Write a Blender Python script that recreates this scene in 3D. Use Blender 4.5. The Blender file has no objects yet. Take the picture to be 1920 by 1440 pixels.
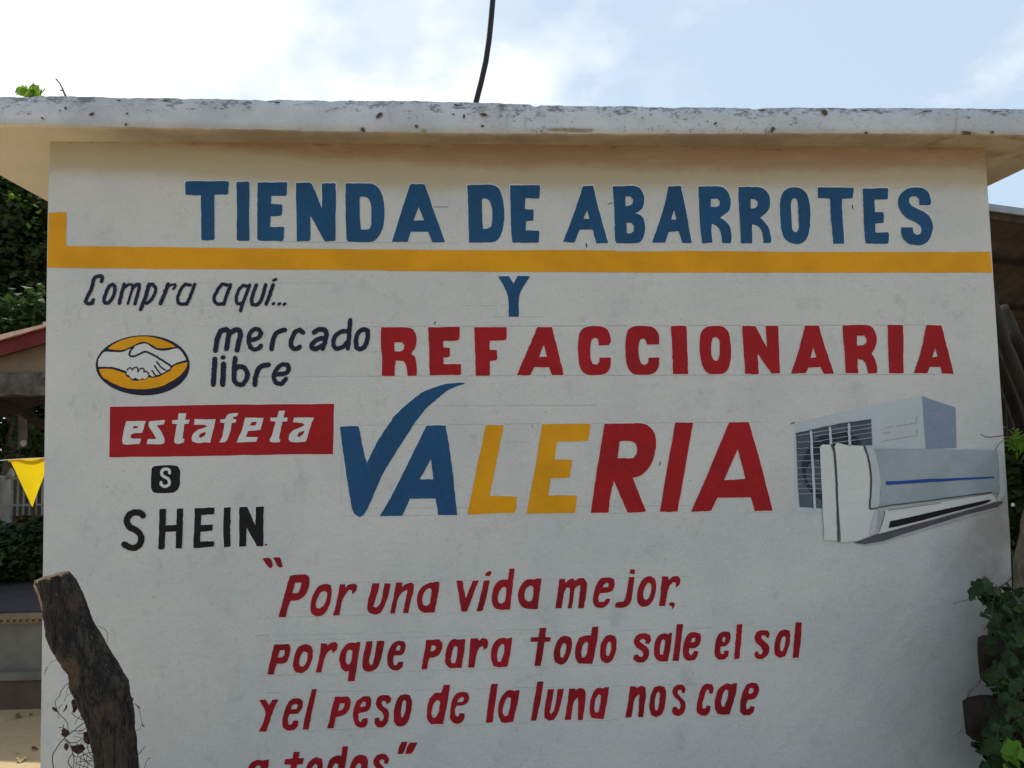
import bpy, math, random
from mathutils import Vector, Matrix, noise
from mathutils.geometry import delaunay_2d_cdt
random.seed(7)
SC = bpy.context.scene
COL = SC.collection
R = math.radians

# ------------------------------------------------------------------ camera
F = 1440.0                       # focal length in pixels of the 1920 x 1440 photograph
cam_d = bpy.data.cameras.new('camera')
cam = bpy.data.objects.new('camera', cam_d); COL.objects.link(cam)
cam_d.sensor_width = 36; cam_d.lens = 27.0; cam_d.clip_end = 500; cam_d.clip_start = 0.05
CAM = Vector((0, -3.0, 1.6))
PITCH, YAW, ROLL = 3.66, 3.15, 0.8
ROT = (Matrix.Rotation(R(-YAW), 3, 'Z') @ Matrix.Rotation(R(90+PITCH), 3, 'X') @ Matrix.Rotation(R(-ROLL), 3, 'Z'))
cam.matrix_world = Matrix.Translation(CAM) @ ROT.to_4x4()
SC.camera = cam

# ------------------------------------------------------------------ sky, sun, exposure
SUN_EL, SUN_AZ = 52.0, 30.0      # sun stands behind the shop, to the left
to_sun = Vector((-math.sin(R(SUN_AZ))*math.cos(R(SUN_EL)), math.cos(R(SUN_AZ))*math.cos(R(SUN_EL)), math.sin(R(SUN_EL))))
w = bpy.data.worlds.new('World'); SC.world = w; w.use_nodes = True
nt = w.node_tree; N = nt.nodes; L = nt.links
for n in list(N): N.remove(n)
out = N.new('ShaderNodeOutputWorld'); bg = N.new('ShaderNodeBackground')
sky = N.new('ShaderNodeTexSky'); sky.sky_type = 'NISHITA'; sky.sun_disc = False
sky.sun_elevation = R(SUN_EL); sky.sun_rotation = R(-SUN_AZ)
sky.air_density = 1.0; sky.dust_density = 1.5; sky.ozone_density = 1.0
tc = N.new('ShaderNodeTexCoord')
mp = N.new('ShaderNodeMapping'); mp.inputs['Scale'].default_value = (1.0, 1.0, 1.7); mp.inputs['Location'].default_value = (1.35, 0.4, 0.62)
n1 = N.new('ShaderNodeTexNoise'); n1.inputs['Scale'].default_value = 4.6; n1.inputs['Detail'].default_value = 7; n1.inputs['Roughness'].default_value = 0.55
r1 = N.new('ShaderNodeValToRGB'); r1.color_ramp.elements[0].position = 0.50; r1.color_ramp.elements[1].position = 0.76
r1.color_ramp.elements[0].color = (0, 0, 0, 1); r1.color_ramp.elements[1].color = (1, 1, 1, 1)
# broad cloud bank round the sun
dt = N.new('ShaderNodeVectorMath'); dt.operation = 'DOT_PRODUCT'
bank = Vector((-0.50, 0.78, 0.50)).normalized(); dt.inputs[1].default_value = bank
r2 = N.new('ShaderNodeMapRange'); r2.inputs['From Min'].default_value = 0.76; r2.inputs['From Max'].default_value = 0.985
ad = N.new('ShaderNodeMath'); ad.operation = 'MULTIPLY_ADD'; ad.inputs[1].default_value = 0.36
mx = N.new('ShaderNodeMix'); mx.data_type = 'RGBA'; mx.inputs['B'].default_value = (10.4, 10.7, 10.6, 1)
# thin veil over everything
vl = N.new('ShaderNodeMix'); vl.data_type = 'RGBA'; vl.inputs['Factor'].default_value = 0.82; vl.inputs['B'].default_value = (6.0, 7.5, 9.1, 1)
L.new(tc.outputs['Generated'], mp.inputs['Vector']); L.new(mp.outputs['Vector'], n1.inputs['Vector'])
L.new(tc.outputs['Generated'], dt.inputs[0]); L.new(dt.outputs['Value'], r2.inputs['Value'])
L.new(r2.outputs['Result'], ad.inputs[0]); L.new(n1.outputs['Fac'], ad.inputs[2]); L.new(ad.outputs[0], r1.inputs['Fac'])
L.new(sky.outputs['Color'], vl.inputs['A']); L.new(vl.outputs['Result'], mx.inputs['A'])
n2 = N.new('ShaderNodeTexNoise'); n2.inputs['Scale'].default_value = 3.7; n2.inputs['Detail'].default_value = 5
L.new(mp.outputs['Vector'], n2.inputs['Vector']); r3 = N.new('ShaderNodeMapRange'); r3.inputs['From Min'].default_value = 0.50; r3.inputs['From Max'].default_value = 0.64
L.new(n2.outputs['Fac'], r3.inputs['Value']); cc = N.new('ShaderNodeMix'); cc.data_type = 'RGBA'
cc.inputs['A'].default_value = (10.8, 11.0, 10.8, 1); cc.inputs['B'].default_value = (7.4, 8.3, 9.2, 1)
L.new(r3.outputs[0], cc.inputs['Factor']); L.new(cc.outputs['Result'], mx.inputs['B'])
L.new(r1.outputs['Color'], mx.inputs['Factor']); L.new(mx.outputs['Result'], bg.inputs['Color'])
bg.inputs['Strength'].default_value = 0.11
L.new(bg.outputs[0], out.inputs[0])
sd = bpy.data.lights.new('sun', 'SUN'); sd.energy = 5.0; sd.angle = R(0.5); sd.color = (1.0, 0.94, 0.84)
so = bpy.data.objects.new('sun', sd); COL.objects.link(so)
so.rotation_euler = to_sun.to_track_quat('Z', 'Y').to_euler(); so.location = (0, 0, 12)
SC.view_settings.view_transform = 'Standard'; SC.view_settings.look = 'None'
SC.view_settings.gamma = 1; SC.view_settings.use_curve_mapping = False
SC.view_settings.exposure = 0.0
SC.render.engine = 'CYCLES'
SC.render.resolution_x = 1024; SC.render.resolution_y = 768

# ------------------------------------------------------------------ helpers
def ray(u, v): return ROT @ Vector(((u-960)/F, -(v-720)/F, -1.0))
def at_y(u, v, y=0.0):
    d = ray(u, v); return CAM + d*((y-CAM.y)/d.y)
def at_z(u, v, z=0.0):
    d = ray(u, v); return CAM + d*((z-CAM.z)/d.z)

def wpos(o):
    p = Vector((0, 0, 0))
    while o is not None: p += o.location; o = o.parent
    return p
def tag(o, label=None, cat=None, group=None, kind=None):
    if label: o['label'] = label
    if cat: o['category'] = cat
    if group: o['group'] = group
    if kind: o['kind'] = kind
    return o
def empty(name, loc, label, cat, group=None):
    o = bpy.data.objects.new(name, None); COL.objects.link(o); o.location = loc; o.empty_display_size = 0.1
    return tag(o, label, cat, group)
def obj(name, verts, faces, mats, parent=None, smooth=False, fmat=None, origin=None):
    me = bpy.data.meshes.new(name)
    verts = [Vector(v) for v in verts]
    if parent is not None: org = wpos(parent); loc = Vector((0, 0, 0))
    else:
        if origin is None:
            origin = Vector((sum(v.x for v in verts)/len(verts), sum(v.y for v in verts)/len(verts), min(v.z for v in verts)))
        org = Vector(origin); loc = org
    me.from_pydata([v-org for v in verts], [], faces); me.validate()
    if not isinstance(mats, (list, tuple)): mats = [mats]
    for m in mats: me.materials.append(m)
    if fmat:
        for i, k in enumerate(fmat): me.polygons[i].material_index = k
    if smooth:
        for p in me.polygons: p.use_smooth = True
    o = bpy.data.objects.new(name, me); COL.objects.link(o); o.parent = parent; o.location = loc
    return o
class MB:
    def __init__(s): s.v = []; s.f = []
    def add(s, v, f):
        k = len(s.v); s.v += [Vector(a) for a in v]; s.f += [tuple(k+i for i in q) for q in f]
    def box(s, a, b):
        x0, y0, z0 = a; x1, y1, z1 = b
        s.add([(x0,y0,z0),(x1,y0,z0),(x1,y1,z0),(x0,y1,z0),(x0,y0,z1),(x1,y0,z1),(x1,y1,z1),(x0,y1,z1)],
              [(0,3,2,1),(4,5,6,7),(0,1,5,4),(1,2,6,5),(2,3,7,6),(3,0,4,7)])
    def tube(s, pts, r, n=6, cap=True):
        pts = [Vector(p) for p in pts]; m = len(pts)
        rr = r if isinstance(r, (list, tuple)) else [r]*m
        up = Vector((0.13, 0.97, 0.21)); vs = []; prev = None
        for i, p in enumerate(pts):
            t = (pts[min(i+1, m-1)]-pts[max(i-1, 0)]).normalized()
            a = (prev if prev is not None else up); a = (a - t*a.dot(t))
            if a.length < 1e-4: a = t.orthogonal()
            a.normalize(); prev = a; b = t.cross(a)
            for k in range(n):
                th = 2*math.pi*k/n; vs.append(p + a*math.cos(th)*rr[i] + b*math.sin(th)*rr[i])
        fs = []
        for i in range(m-1):
            for k in range(n):
                k2 = (k+1) % n; fs.append((i*n+k, i*n+k2, (i+1)*n+k2, (i+1)*n+k))
        if cap: fs.append(tuple(range(n-1, -1, -1))); fs.append(tuple((m-1)*n+k for k in range(n)))
        s.add(vs, fs)
    def build(s, name, mat, parent=None, smooth=False, origin=None): return obj(name, s.v, s.f, mat, parent, smooth, origin=origin)

# ------------------------------------------------------------------ materials
def mat(name, col, rough=0.8, var=0.0, vscale=8.0, bump=0.0, bscale=60.0, col2=None, metal=0.0, trans=0.0, stretch=None, spots=None):
    """colour with noise variation, fine bump; spots = (colour, scale, threshold)"""
    m = bpy.data.materials.new(name); m.use_nodes = True; t = m.node_tree; n = t.nodes; l = t.links
    b = n['Principled BSDF']; b.inputs['Roughness'].default_value = rough; b.inputs['Specular IOR Level'].default_value = 0.2; b.inputs['Metallic'].default_value = metal
    c = (*col, 1); tcn = n.new('ShaderNodeTexCoord'); mpn = n.new('ShaderNodeMapping')
    if stretch: mpn.inputs['Scale'].default_value = stretch
    l.new(tcn.outputs['Object'], mpn.inputs['Vector'])
    b.inputs['Base Color'].default_value = c; last = None
    if col2 is None and var > 0: col2 = tuple(x*(1-var) for x in col)
    if col2 is not None:
        nz = n.new('ShaderNodeTexNoise'); nz.inputs['Scale'].default_value = vscale; nz.inputs['Detail'].default_value = 6; nz.inputs['Roughness'].default_value = 0.6
        l.new(mpn.outputs[0], nz.inputs['Vector'])
        rp = n.new('ShaderNodeValToRGB'); rp.color_ramp.elements[0].position = 0.35; rp.color_ramp.elements[1].position = 0.65
        rp.color_ramp.elements[0].color = c; rp.color_ramp.elements[1].color = (*col2, 1)
        l.new(nz.outputs['Fac'], rp.inputs['Fac']); last = rp.outputs['Color']
    if spots:
        nz = n.new('ShaderNodeTexNoise'); nz.inputs['Scale'].default_value = spots[1]; nz.inputs['Detail'].default_value = 5; nz.inputs['Roughness'].default_value = 0.65
        l.new(mpn.outputs[0], nz.inputs['Vector'])
        mr = n.new('ShaderNodeMapRange'); mr.inputs['From Min'].default_value = spots[2]; mr.inputs['From Max'].default_value = spots[2]+0.06
        l.new(nz.outputs['Fac'], mr.inputs['Value'])
        mm = n.new('ShaderNodeMix'); mm.data_type = 'RGBA'; mm.inputs['A'].default_value = c; mm.inputs['B'].default_value = (*spots[0], 1)
        if last is not None: l.new(last, mm.inputs['A'])
        l.new(mr.outputs[0], mm.inputs['Factor']); last = mm.outputs['Result']
    if last is not None: l.new(last, b.inputs['Base Color'])
    if bump > 0:
        nb = n.new('ShaderNodeTexNoise'); nb.inputs['Scale'].default_value = bscale; nb.inputs['Detail'].default_value = 6
        l.new(mpn.outputs[0], nb.inputs['Vector'])
        bp = n.new('ShaderNodeBump'); bp.inputs['Strength'].default_value = bump; bp.inputs['Distance'].default_value = 0.01
        l.new(nb.outputs['Fac'], bp.inputs['Height']); l.new(bp.outputs[0], b.inputs['Normal'])
    if trans > 0:
        tr = n.new('ShaderNodeBsdfTranslucent'); ms = n.new('ShaderNodeMixShader'); ms.inputs[0].default_value = trans
        if last is not None: l.new(last, tr.inputs['Color'])
        else: tr.inputs['Color'].default_value = c
        l.new(b.outputs[0], ms.inputs[1]); l.new(tr.outputs[0], ms.inputs[2]); l.new(ms.outputs[0], n['Material Output'].inputs['Surface'])
    return m

class G:   # small node-graph helper
    def __init__(s, name, rough=0.8):
        s.m = bpy.data.materials.new(name); s.m.use_nodes = True; s.t = s.m.node_tree; s.n = s.t.nodes; s.l = s.t.links
        s.b = s.n['Principled BSDF']; s.b.inputs['Roughness'].default_value = rough
        s.tc = s.n.new('ShaderNodeTexCoord').outputs['Object']
        sp = s.n.new('ShaderNodeSeparateXYZ'); s.l.new(s.tc, sp.inputs[0]); s.x, s.y, s.z = sp.outputs
    def noise(s, scale, detail=5, rough=0.6, stretch=None, off=0.0):
        v = s.tc
        mpn = s.n.new('ShaderNodeMapping'); mpn.inputs['Scale'].default_value = stretch or (1, 1, 1); mpn.inputs['Location'].default_value = (off, off*0.7, off*1.3)
        s.l.new(v, mpn.inputs['Vector']); nz = s.n.new('ShaderNodeTexNoise')
        nz.inputs['Scale'].default_value = scale; nz.inputs['Detail'].default_value = detail; nz.inputs['Roughness'].default_value = rough
        s.l.new(mpn.outputs[0], nz.inputs['Vector']); return nz.outputs['Fac']
    def rng(s, v, a, b, c=0.0, d=1.0):
        r = s.n.new('ShaderNodeMapRange'); r.interpolation_type = 'SMOOTHSTEP'
        for k, x in zip(('From Min', 'From Max', 'To Min', 'To Max'), (a, b, c, d)): r.inputs[k].default_value = x
        s.l.new(v, r.inputs['Value']); return r.outputs[0]
    def mth(s, op, a, b=0.0, c=0.0):
        m = s.n.new('ShaderNodeMath'); m.operation = op
        for i, x in enumerate((a, b, c)):
            if hasattr(x, 'node'): s.l.new(x, m.inputs[i])
            else: m.inputs[i].default_value = x
        return m.outputs[0]
    def mix(s, f, a, b):
        m = s.n.new('ShaderNodeMix'); m.data_type = 'RGBA'
        for k, x in (('Factor', f), ('A', a), ('B', b)):
            if hasattr(x, 'node'): s.l.new(x, m.inputs[k])
            elif k == 'Factor': m.inputs[k].default_value = x
            else: m.inputs[k].default_value = (*x, 1)
        return m.outputs['Result']
    def bump(s, h, strength=0.3, dist=0.01):
        b = s.n.new('ShaderNodeBump'); b.inputs['Strength'].default_value = strength; b.inputs['Distance'].default_value = dist
        s.l.new(h, b.inputs['Height']); s.l.new(b.outputs[0], s.b.inputs['Normal'])
    def done(s, col): s.l.new(col, s.b.inputs['Base Color']); return s.m

def plaster_bump(g, k=1.0):
    h = g.mth('ADD', g.mth('MULTIPLY', g.noise(9, 4), 1.6), g.mth('ADD', g.mth('MULTIPLY', g.noise(150, 5, 0.75), 0.42), g.mth('MULTIPLY', g.noise(45, 5, 0.7, off=4), 0.35)))
    g.bump(h, 0.5*k, 0.012)
# ------------------------------------------------------------------ lettering: outlines traced on the wall
def smooth(poly, closed=True, step=5.0):
    """Catmull-Rom through gentle corners, sharp corners kept; long straight runs get hand wobble"""
    n = len(poly); P = [Vector(p) for p in poly]; outp = []
    def corner(i):
        if not closed and (i == 0 or i == n-1): return True
        a = P[i]-P[i-1]; b = P[(i+1) % n]-P[i]
        if a.length < 1e-6 or b.length < 1e-6: return True
        return abs(math.degrees(a.angle(b))) > 47
    cr = [corner(i) for i in range(n)]
    m = n if closed else n-1
    for i in range(m):
        p1 = P[i]; p2 = P[(i+1) % n]
        p0 = p1-(p2-p1) if cr[i] else P[i-1]
        p3 = p2+(p2-p1) if cr[(i+1) % n] else P[(i+2) % n]
        d = (p2-p1).length; k = max(1, min(8, int(d/step)))
        m1 = (p2-p0)*0.5; m2 = (p3-p1)*0.5
        if m1.length > d: m1 = m1.normalized()*d
        if m2.length > d: m2 = m2.normalized()*d
        for j in range(k):
            t = j/k
            h = p1*(2*t**3-3*t**2+1) + m1*(t**3-2*t**2+t) + p2*(-2*t**3+3*t**2) + m2*(t**3-t**2)
            if j > 0: h = h + Vector((random.gauss(0, 0.28), random.gauss(0, 0.28)))
            outp.append(h)
    if not closed: outp.append(P[-1])
    return outp
def area(p): return 0.5*sum(p[i].x*p[(i+1) % len(p)].y-p[(i+1) % len(p)].x*p[i].y for i in range(len(p)))
def ccw(p): return p if area(p) > 0 else p[::-1]
def stroke_polys(pts, wd, closed=False, cap=True):
    q = []; n = len(pts); ws = wd if isinstance(wd, list) else [wd]*n
    m = n if closed else n-1
    for i in range(m):
        a = pts[i]; b = pts[(i+1) % n]; d = b-a
        if d.length < 1e-5: continue
        nn = Vector((-d.y, d.x)).normalized(); wa = ws[i]/2; wb = ws[(i+1) % n]/2
        q.append(ccw([a+nn*wa, a-nn*wa, b-nn*wb, b+nn*wb]))
    rng_ = range(n) if (closed or cap) else range(1, n-1)
    for i in rng_:
        q.append([pts[i]+Vector((math.cos(6.2832*k/8), math.sin(6.2832*k/8)))*ws[i]/2 for k in range(8)])
    return q
def inside(c, p):
    r = False; n = len(p); j = n-1
    for i in range(n):
        a, b = p[i], p[j]
        if (a.y > c.y) != (b.y > c.y) and c.x < (b.x-a.x)*(c.y-a.y)/(b.y-a.y)+a.x: r = not r
        j = i
    return r
def fill2d(pos, neg=(), check=False):
    vs = []; fs = []
    for p in list(pos)+list(neg):
        p = ccw(p); k = len(vs); vs += [Vector((a.x, a.y)) for a in p]; fs.append(list(range(k, k+len(p))))
    npos = len(pos)
    r = delaunay_2d_cdt(vs, [], fs, 1, 1e-3, True)
    V, T, of = r[0], r[2], r[5]
    keep = [t for t, o in zip(T, of) if any(i < npos for i in o) and not any(i >= npos for i in o)]
    if check:
        k2 = []
        for t in keep:
            c = (V[t[0]]+V[t[1]]+V[t[2]])/3
            if any(inside(c, p) for p in pos): k2.append(t)
        keep = k2
    used = sorted({i for t in keep for i in t}); mp_ = {u: i for i, u in enumerate(used)}
    return [V[u] for u in used], [tuple(mp_[i] for i in t) for t in keep]
def sheet(name, pos, neg, mat_, parent, off, plane=0.0, label=None, check=False):
    V, T = fill2d(pos, neg, check)
    o = obj(name, [at_y(v.x, v.y, plane-off) for v in V], [t[::-1] for t in T], mat_, parent)
    me = o.data
    if len(me.polygons) and me.polygons[0].normal.y > 0: me.flip_normals()
    if label: o['label'] = label
    return o
LAY = 0.0012
halo = {}     # pale cut-in paint round the letters, one sheet per line of lettering
def tr(c, pts): return [Vector((c[0]+x/c[2], c[1]+y/c[2])) for x, y in pts]
def glyph(parent, c, outer, holes=(), m=None, word='', halo_key=None, off=LAY, label=None, name='painted_letter', step=5.0):
    po = smooth(tr(c, outer), step=step); ho = [smooth(tr(c, h), step=step) for h in holes]
    o = sheet(name, [po], ho, m, parent, off, label=label)
    if halo_key: halo.setdefault(halo_key, []).append((po, ho))
    return o
def sglyph(parent, c, strokes, m=None, label=None, name='painted_letter', off=LAY, halo_key=None):
    q = []
    for pts, wd, cl in strokes:
        p = smooth(tr(c, pts), closed=cl, step=2.5)
        ww = wd/c[2]
        q += stroke_polys(p, [ww*(1+random.uniform(-.07, .07)) for _ in p], cl)
    o = sheet(name, q, [], m, parent, off, label=label, check=True)
    return o
C1 = (330, 320, 3.6923); C2 = (850, 320, 3.6923); C3 = (1300, 320, 3.6923); C4 = (130, 500, 4.3636); C5 = (160, 590, 3.4286)
C6 = (700, 500, 3.4286); C7 = (1240, 590, 3.4286); C8 = (190, 740, 4.1739); C9 = (620, 700, 4.3636); C10 = (1030, 760, 4.3636)
C11 = (200, 860, 6.0); C12 = (480, 1030, 4.5714); C13 = (880, 1040, 4.5714); C14 = (480, 1150, 3.6923); C15 = (980, 1150, 3.5556)
C16 = (460, 1260, 3.84); C17 = (940, 1260, 3.84); C18 = (170, 620, 9.6); C19 = (1460, 720, 4.2667)

LET = {}
LET['blue|top line'] = [
 ('T',C1,[(65,78),(75,73),(355,73),(365,80),(360,160),(352,165),(268,165),(265,172),(266,470),(258,480),(180,482),(175,475),(172,170),(72,168),(65,160)],[]),
 ('I',C1,[(418,80),(500,76),(508,82),(506,300),(508,480),(500,486),(428,484),(420,478),(422,300)],[]),
 ('E',C1,[(565,80),(770,80),(766,168),(760,174),(660,174),(657,228),(730,234),(735,240),(733,300),(724,312),(655,316),(653,388),(745,390),(750,396),(744,480),(736,486),(575,484),(562,474),(563,250)],[]),
 ('N',C1,[(830,84),(925,82),(940,92),(1012,262),(1010,88),(1104,86),(1107,200),(1103,486),(1030,490),(930,308),(931,470),(924,486),(836,488)],[]),
 ('D',C1,[(1173,88),(1330,88),(1370,95),(1410,130),(1432,180),(1443,290),(1436,380),(1410,445),(1380,480),(1340,494),(1195,492),(1182,480),(1174,300)],[[(1273,182),(1295,178),(1325,186),(1345,220),(1352,300),(1350,380),(1338,404),(1280,408),(1272,300)]]),
 ('A',C1,[(1620,96),(1640,88),(1655,94),(1700,92),(1722,96),(1862,494),(1775,496),(1745,422),(1625,422),(1605,492),(1494,494)],[[(1680,248),(1718,342),(1645,346)]]),
 ('D',C2,[(96,100),(250,96),(285,102),(320,130),(342,190),(353,290),(347,380),(325,455),(290,490),(250,497),(108,498),(104,300)],[[(198,194),(225,192),(248,205),(265,250),(270,320),(264,385),(240,400),(205,404),(200,300)]]),
 ('E',C2,[(393,100),(594,100),(600,108),(596,190),(588,194),(500,190),(496,266),(550,268),(556,275),(555,345),(503,350),(502,414),(590,416),(596,422),(592,494),(580,498),(410,498),(402,440),(397,280)],[]),
 ('A',C2,[(898,106),(968,105),(1000,240),(1072,500),(990,504),(966,408),(875,408),(838,498),(760,492),(830,310)],[[(926,270),(944,335),(902,332)]]),
 ('B',C2,[(1104,108),(1260,106),(1290,120),(1315,160),(1321,210),(1305,265),(1258,295),(1300,310),(1322,350),(1326,420),(1310,475),(1280,500),(1130,502),(1120,480),(1115,300)],[[(1192,178),(1225,178),(1246,200),(1240,230),(1220,240),(1192,245)],[(1200,358),(1235,362),(1251,385),(1248,420),(1225,434),(1203,434)]]),
 ('A',C2,[(1490,108),(1575,106),(1600,220),(1652,500),(1585,500),(1558,418),(1490,426),(1468,498),(1375,498),(1450,280)],[[(1528,272),(1544,338),(1508,338)]]),
 ('R',C3,[(35,110),(190,110),(230,135),(252,175),(260,225),(245,280),(185,325),(230,355),(258,400),(264,440),(262,495),(255,502),(200,500),(190,430),(165,385),(128,366),(126,430),(132,498),(62,502),(50,420),(42,280)],[[(122,196),(168,194),(185,215),(180,240),(165,250),(122,250)]]),
 ('R',C3,[(312,112),(455,114),(500,135),(525,170),(533,225),(515,280),(463,325),(505,370),(530,420),(540,480),(536,500),(485,502),(478,430),(450,385),(406,370),(408,502),(330,502),(325,400),(316,250)],[[(397,196),(425,196),(446,215),(444,245),(425,260),(398,262)]]),
 ('O',C3,[(700,114),(745,122),(780,150),(800,200),(810,280),(805,400),(790,460),(755,500),(700,506),(655,490),(622,450),(606,370),(600,250),(608,180),(635,135),(665,118)],[[(698,190),(715,195),(724,220),(730,400),(722,420),(705,426),(690,415),(682,370),(676,230),(682,200)]]),
 ('T',C3,[(862,116),(1110,118),(1104,190),(1030,196),(1032,300),(1046,504),(970,506),(955,350),(946,194),(862,190)],[]),
 ('E',C3,[(1174,124),(1345,120),(1350,130),(1346,198),(1256,200),(1258,288),(1315,286),(1321,310),(1318,360),(1260,366),(1262,428),(1350,426),(1355,440),(1350,502),(1340,506),(1195,504),(1188,470),(1178,280)],[]),
 ('S',C3,[(1565,238),(1640,238),(1648,215),(1640,180),(1620,140),(1580,118),(1530,116),(1480,126),(1440,155),(1418,200),(1420,245),(1445,295),(1490,335),(1545,360),(1575,385),(1582,415),(1570,440),(1545,444),(1525,430),(1520,392),(1440,392),(1440,430),(1455,475),(1490,505),(1550,516),(1600,508),(1635,475),(1655,420),(1658,370),(1640,325),(1600,285),(1550,262),(1510,240),(1493,215),(1497,190),(1515,178),(1545,178),(1562,195)],[]),
]
LET['blue|line under the yellow band'] = [('Y',C6,[(803,62),(872,60),(900,108),(930,58),(1007,62),(940,180),(936,322),(870,322),(862,180)],[])]
LET['red|second big line'] = [
 ('R',C6,[(50,388),(215,390),(255,402),(272,430),(278,480),(268,525),(243,558),(268,580),(276,620),(280,670),(278,702),(220,702),(212,640),(195,606),(145,602),(138,640),(138,702),(55,702),(56,580),(48,500)],[[(135,486),(185,486),(200,505),(195,530),(180,544),(137,544)]]),
 ('E',C6,[(352,390),(555,386),(555,440),(552,468),(535,474),(450,478),(450,520),(490,522),(492,575),(480,582),(450,584),(450,626),(565,626),(562,696),(362,698),(360,600),(357,480)],[]),
 ('F',C6,[(648,390),(857,388),(858,440),(855,466),(845,472),(748,476),(748,534),(795,536),(797,595),(785,602),(750,606),(748,702),(658,702),(655,560)],[]),
 ('A',C6,[(1055,388),(1148,388),(1185,530),(1224,696),(1150,698),(1130,646),(1035,646),(1010,698),(922,698),(985,550)],[[(1096,503),(1116,578),(1065,580)]]),
 ('C',C6,[(1450,508),(1515,504),(1528,480),(1518,430),(1495,395),(1450,382),(1395,382),(1350,395),(1325,430),(1316,500),(1320,600),(1335,660),(1370,692),(1420,698),(1480,692),(1515,665),(1526,620),(1526,585),(1455,583),(1452,615),(1435,630),(1410,625),(1398,595),(1395,520),(1402,470),(1425,456),(1445,465)],[]),
 ('C',C6,[(1760,500),(1838,500),(1838,455),(1825,415),(1790,386),(1730,380),(1670,385),(1635,410),(1622,470),(1622,580),(1638,650),(1670,688),(1720,695),(1790,690),(1825,665),(1838,620),(1838,583),(1770,585),(1768,615),(1745,634),(1722,622),(1710,590),(1706,510),(1715,470),(1735,460),(1750,470)],[]),
 ('I',C7,[(62,72),(155,72),(163,80),(166,220),(174,378),(165,382),(75,382),(72,260)],[]),
 ('O',C7,[(350,72),(400,78),(432,110),(445,180),(448,260),(438,330),(405,375),(350,382),(300,375),(265,330),(250,260),(247,180),(255,115),(290,80)],[[(348,142),(368,155),(376,190),(374,260),(365,290),(352,298),(335,290),(322,260),(322,180),(330,150)]]),
 ('N',C7,[(520,72),(605,72),(680,215),(670,70),(750,72),(756,200),(763,376),(708,378),(620,250),(626,382),(540,380),(530,240)],[]),
 ('A',C7,[(925,70),(1012,70),(1040,165),(1110,380),(1045,380),(1025,336),(945,340),(928,376),(834,378),(880,240)],[[(978,210),(998,275),(958,278)]]),
 ('R',C7,[(1165,68),(1320,66),(1360,85),(1382,130),(1384,180),(1368,225),(1352,250),(1375,290),(1388,340),(1385,376),(1330,378),(1315,315),(1295,290),(1262,285),(1266,376),(1185,376),(1180,260),(1170,150)],[[(1258,134),(1305,134),(1320,155),(1318,180),(1300,194),(1258,198)]]),
 ('I',C7,[(1455,66),(1555,66),(1558,376),(1465,376),(1458,200)],[]),
 ('A',C7,[(1705,66),(1800,68),(1830,180),(1880,380),(1805,378),(1795,336),(1725,336),(1710,376),(1625,376),(1670,230)],[[(1762,212),(1777,270),(1742,274)]]),
]
LET['blue|large name line'] = [
 ('V',C9,[(75,438),(215,430),(230,440),(260,590),(295,738),(370,580),(480,410),(530,340),(640,240),(750,155),(870,108),(980,82),(1085,76),(1102,84),(1020,110),(960,138),(870,210),(770,300),(680,420),(570,590),(440,800),(370,950),(300,1110),(262,1165),(235,1176),(205,1160),(180,1120),(155,1000),(110,700)],[]),
 ('A',C9,[(785,426),(940,426),(970,600),(1000,820),(1035,1160),(880,1160),(860,1026),(648,1026),(585,1166),(402,1168),(500,1000),(640,720)],[[(820,700),(840,866),(730,868)]])]
LET['yellow|large name line'] = [
 ('L',C9,[(1270,422),(1416,424),(1390,560),(1300,1000),(1528,1008),(1515,1120),(1500,1140),(1118,1156),(1190,800)],[]),
 ('E',C10,[(-61,154),(338,150),(318,290),(62,298),(42,442),(187,448),(165,592),(12,598),(0,680),(-10,735),(230,738),(210,880),(-189,886),(-110,480)],[])]
LET['red|large name line'] = [
 ('R',C10,[(452,150),(740,146),(800,160),(845,200),(868,250),(874,300),(860,410),(825,495),(780,550),(735,580),(682,592),(790,862),(780,872),(640,878),(528,612),(500,740),(485,876),(340,880),(385,560)],[[(578,292),(660,292),(705,310),(718,345),(712,400),(690,430),(558,432)]]),
 ('I',C10,[(1032,140),(1176,142),(1150,290),(1050,870),(905,872),(960,540)],[]),
 ('A',C10,[(1472,138),(1632,136),(1700,370),(1828,860),(1682,866),(1650,755),(1375,755),(1325,862),(1160,870),(1270,620)],[[(1542,355),(1605,602),(1432,612)]])]
LET['black|capital word at the left'] = [
 ('H',C11,[(592,568),(665,562),(670,580),(662,750),(785,745),(790,562),(860,560),(855,800),(845,1012),(775,1010),(782,815),(660,826),(650,1012),(625,1024),(580,1018),(588,800)],[]),
 ('E',C11,[(990,556),(1213,548),(1210,625),(1065,635),(1058,745),(1192,740),(1190,808),(1055,822),(1052,932),(1205,928),(1212,940),(1205,990),(978,1008),(975,930),(985,760)],[]),
 ('I',C11,[(1318,552),(1395,546),(1390,740),(1392,990),(1318,998),(1312,800)],[]),
 ('N',C11,[(1492,546),(1580,542),(1672,756),(1680,542),(1768,536),(1762,760),(1765,984),(1690,986),(1574,772),(1572,890),(1570,985),(1490,992)],[])]
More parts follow.
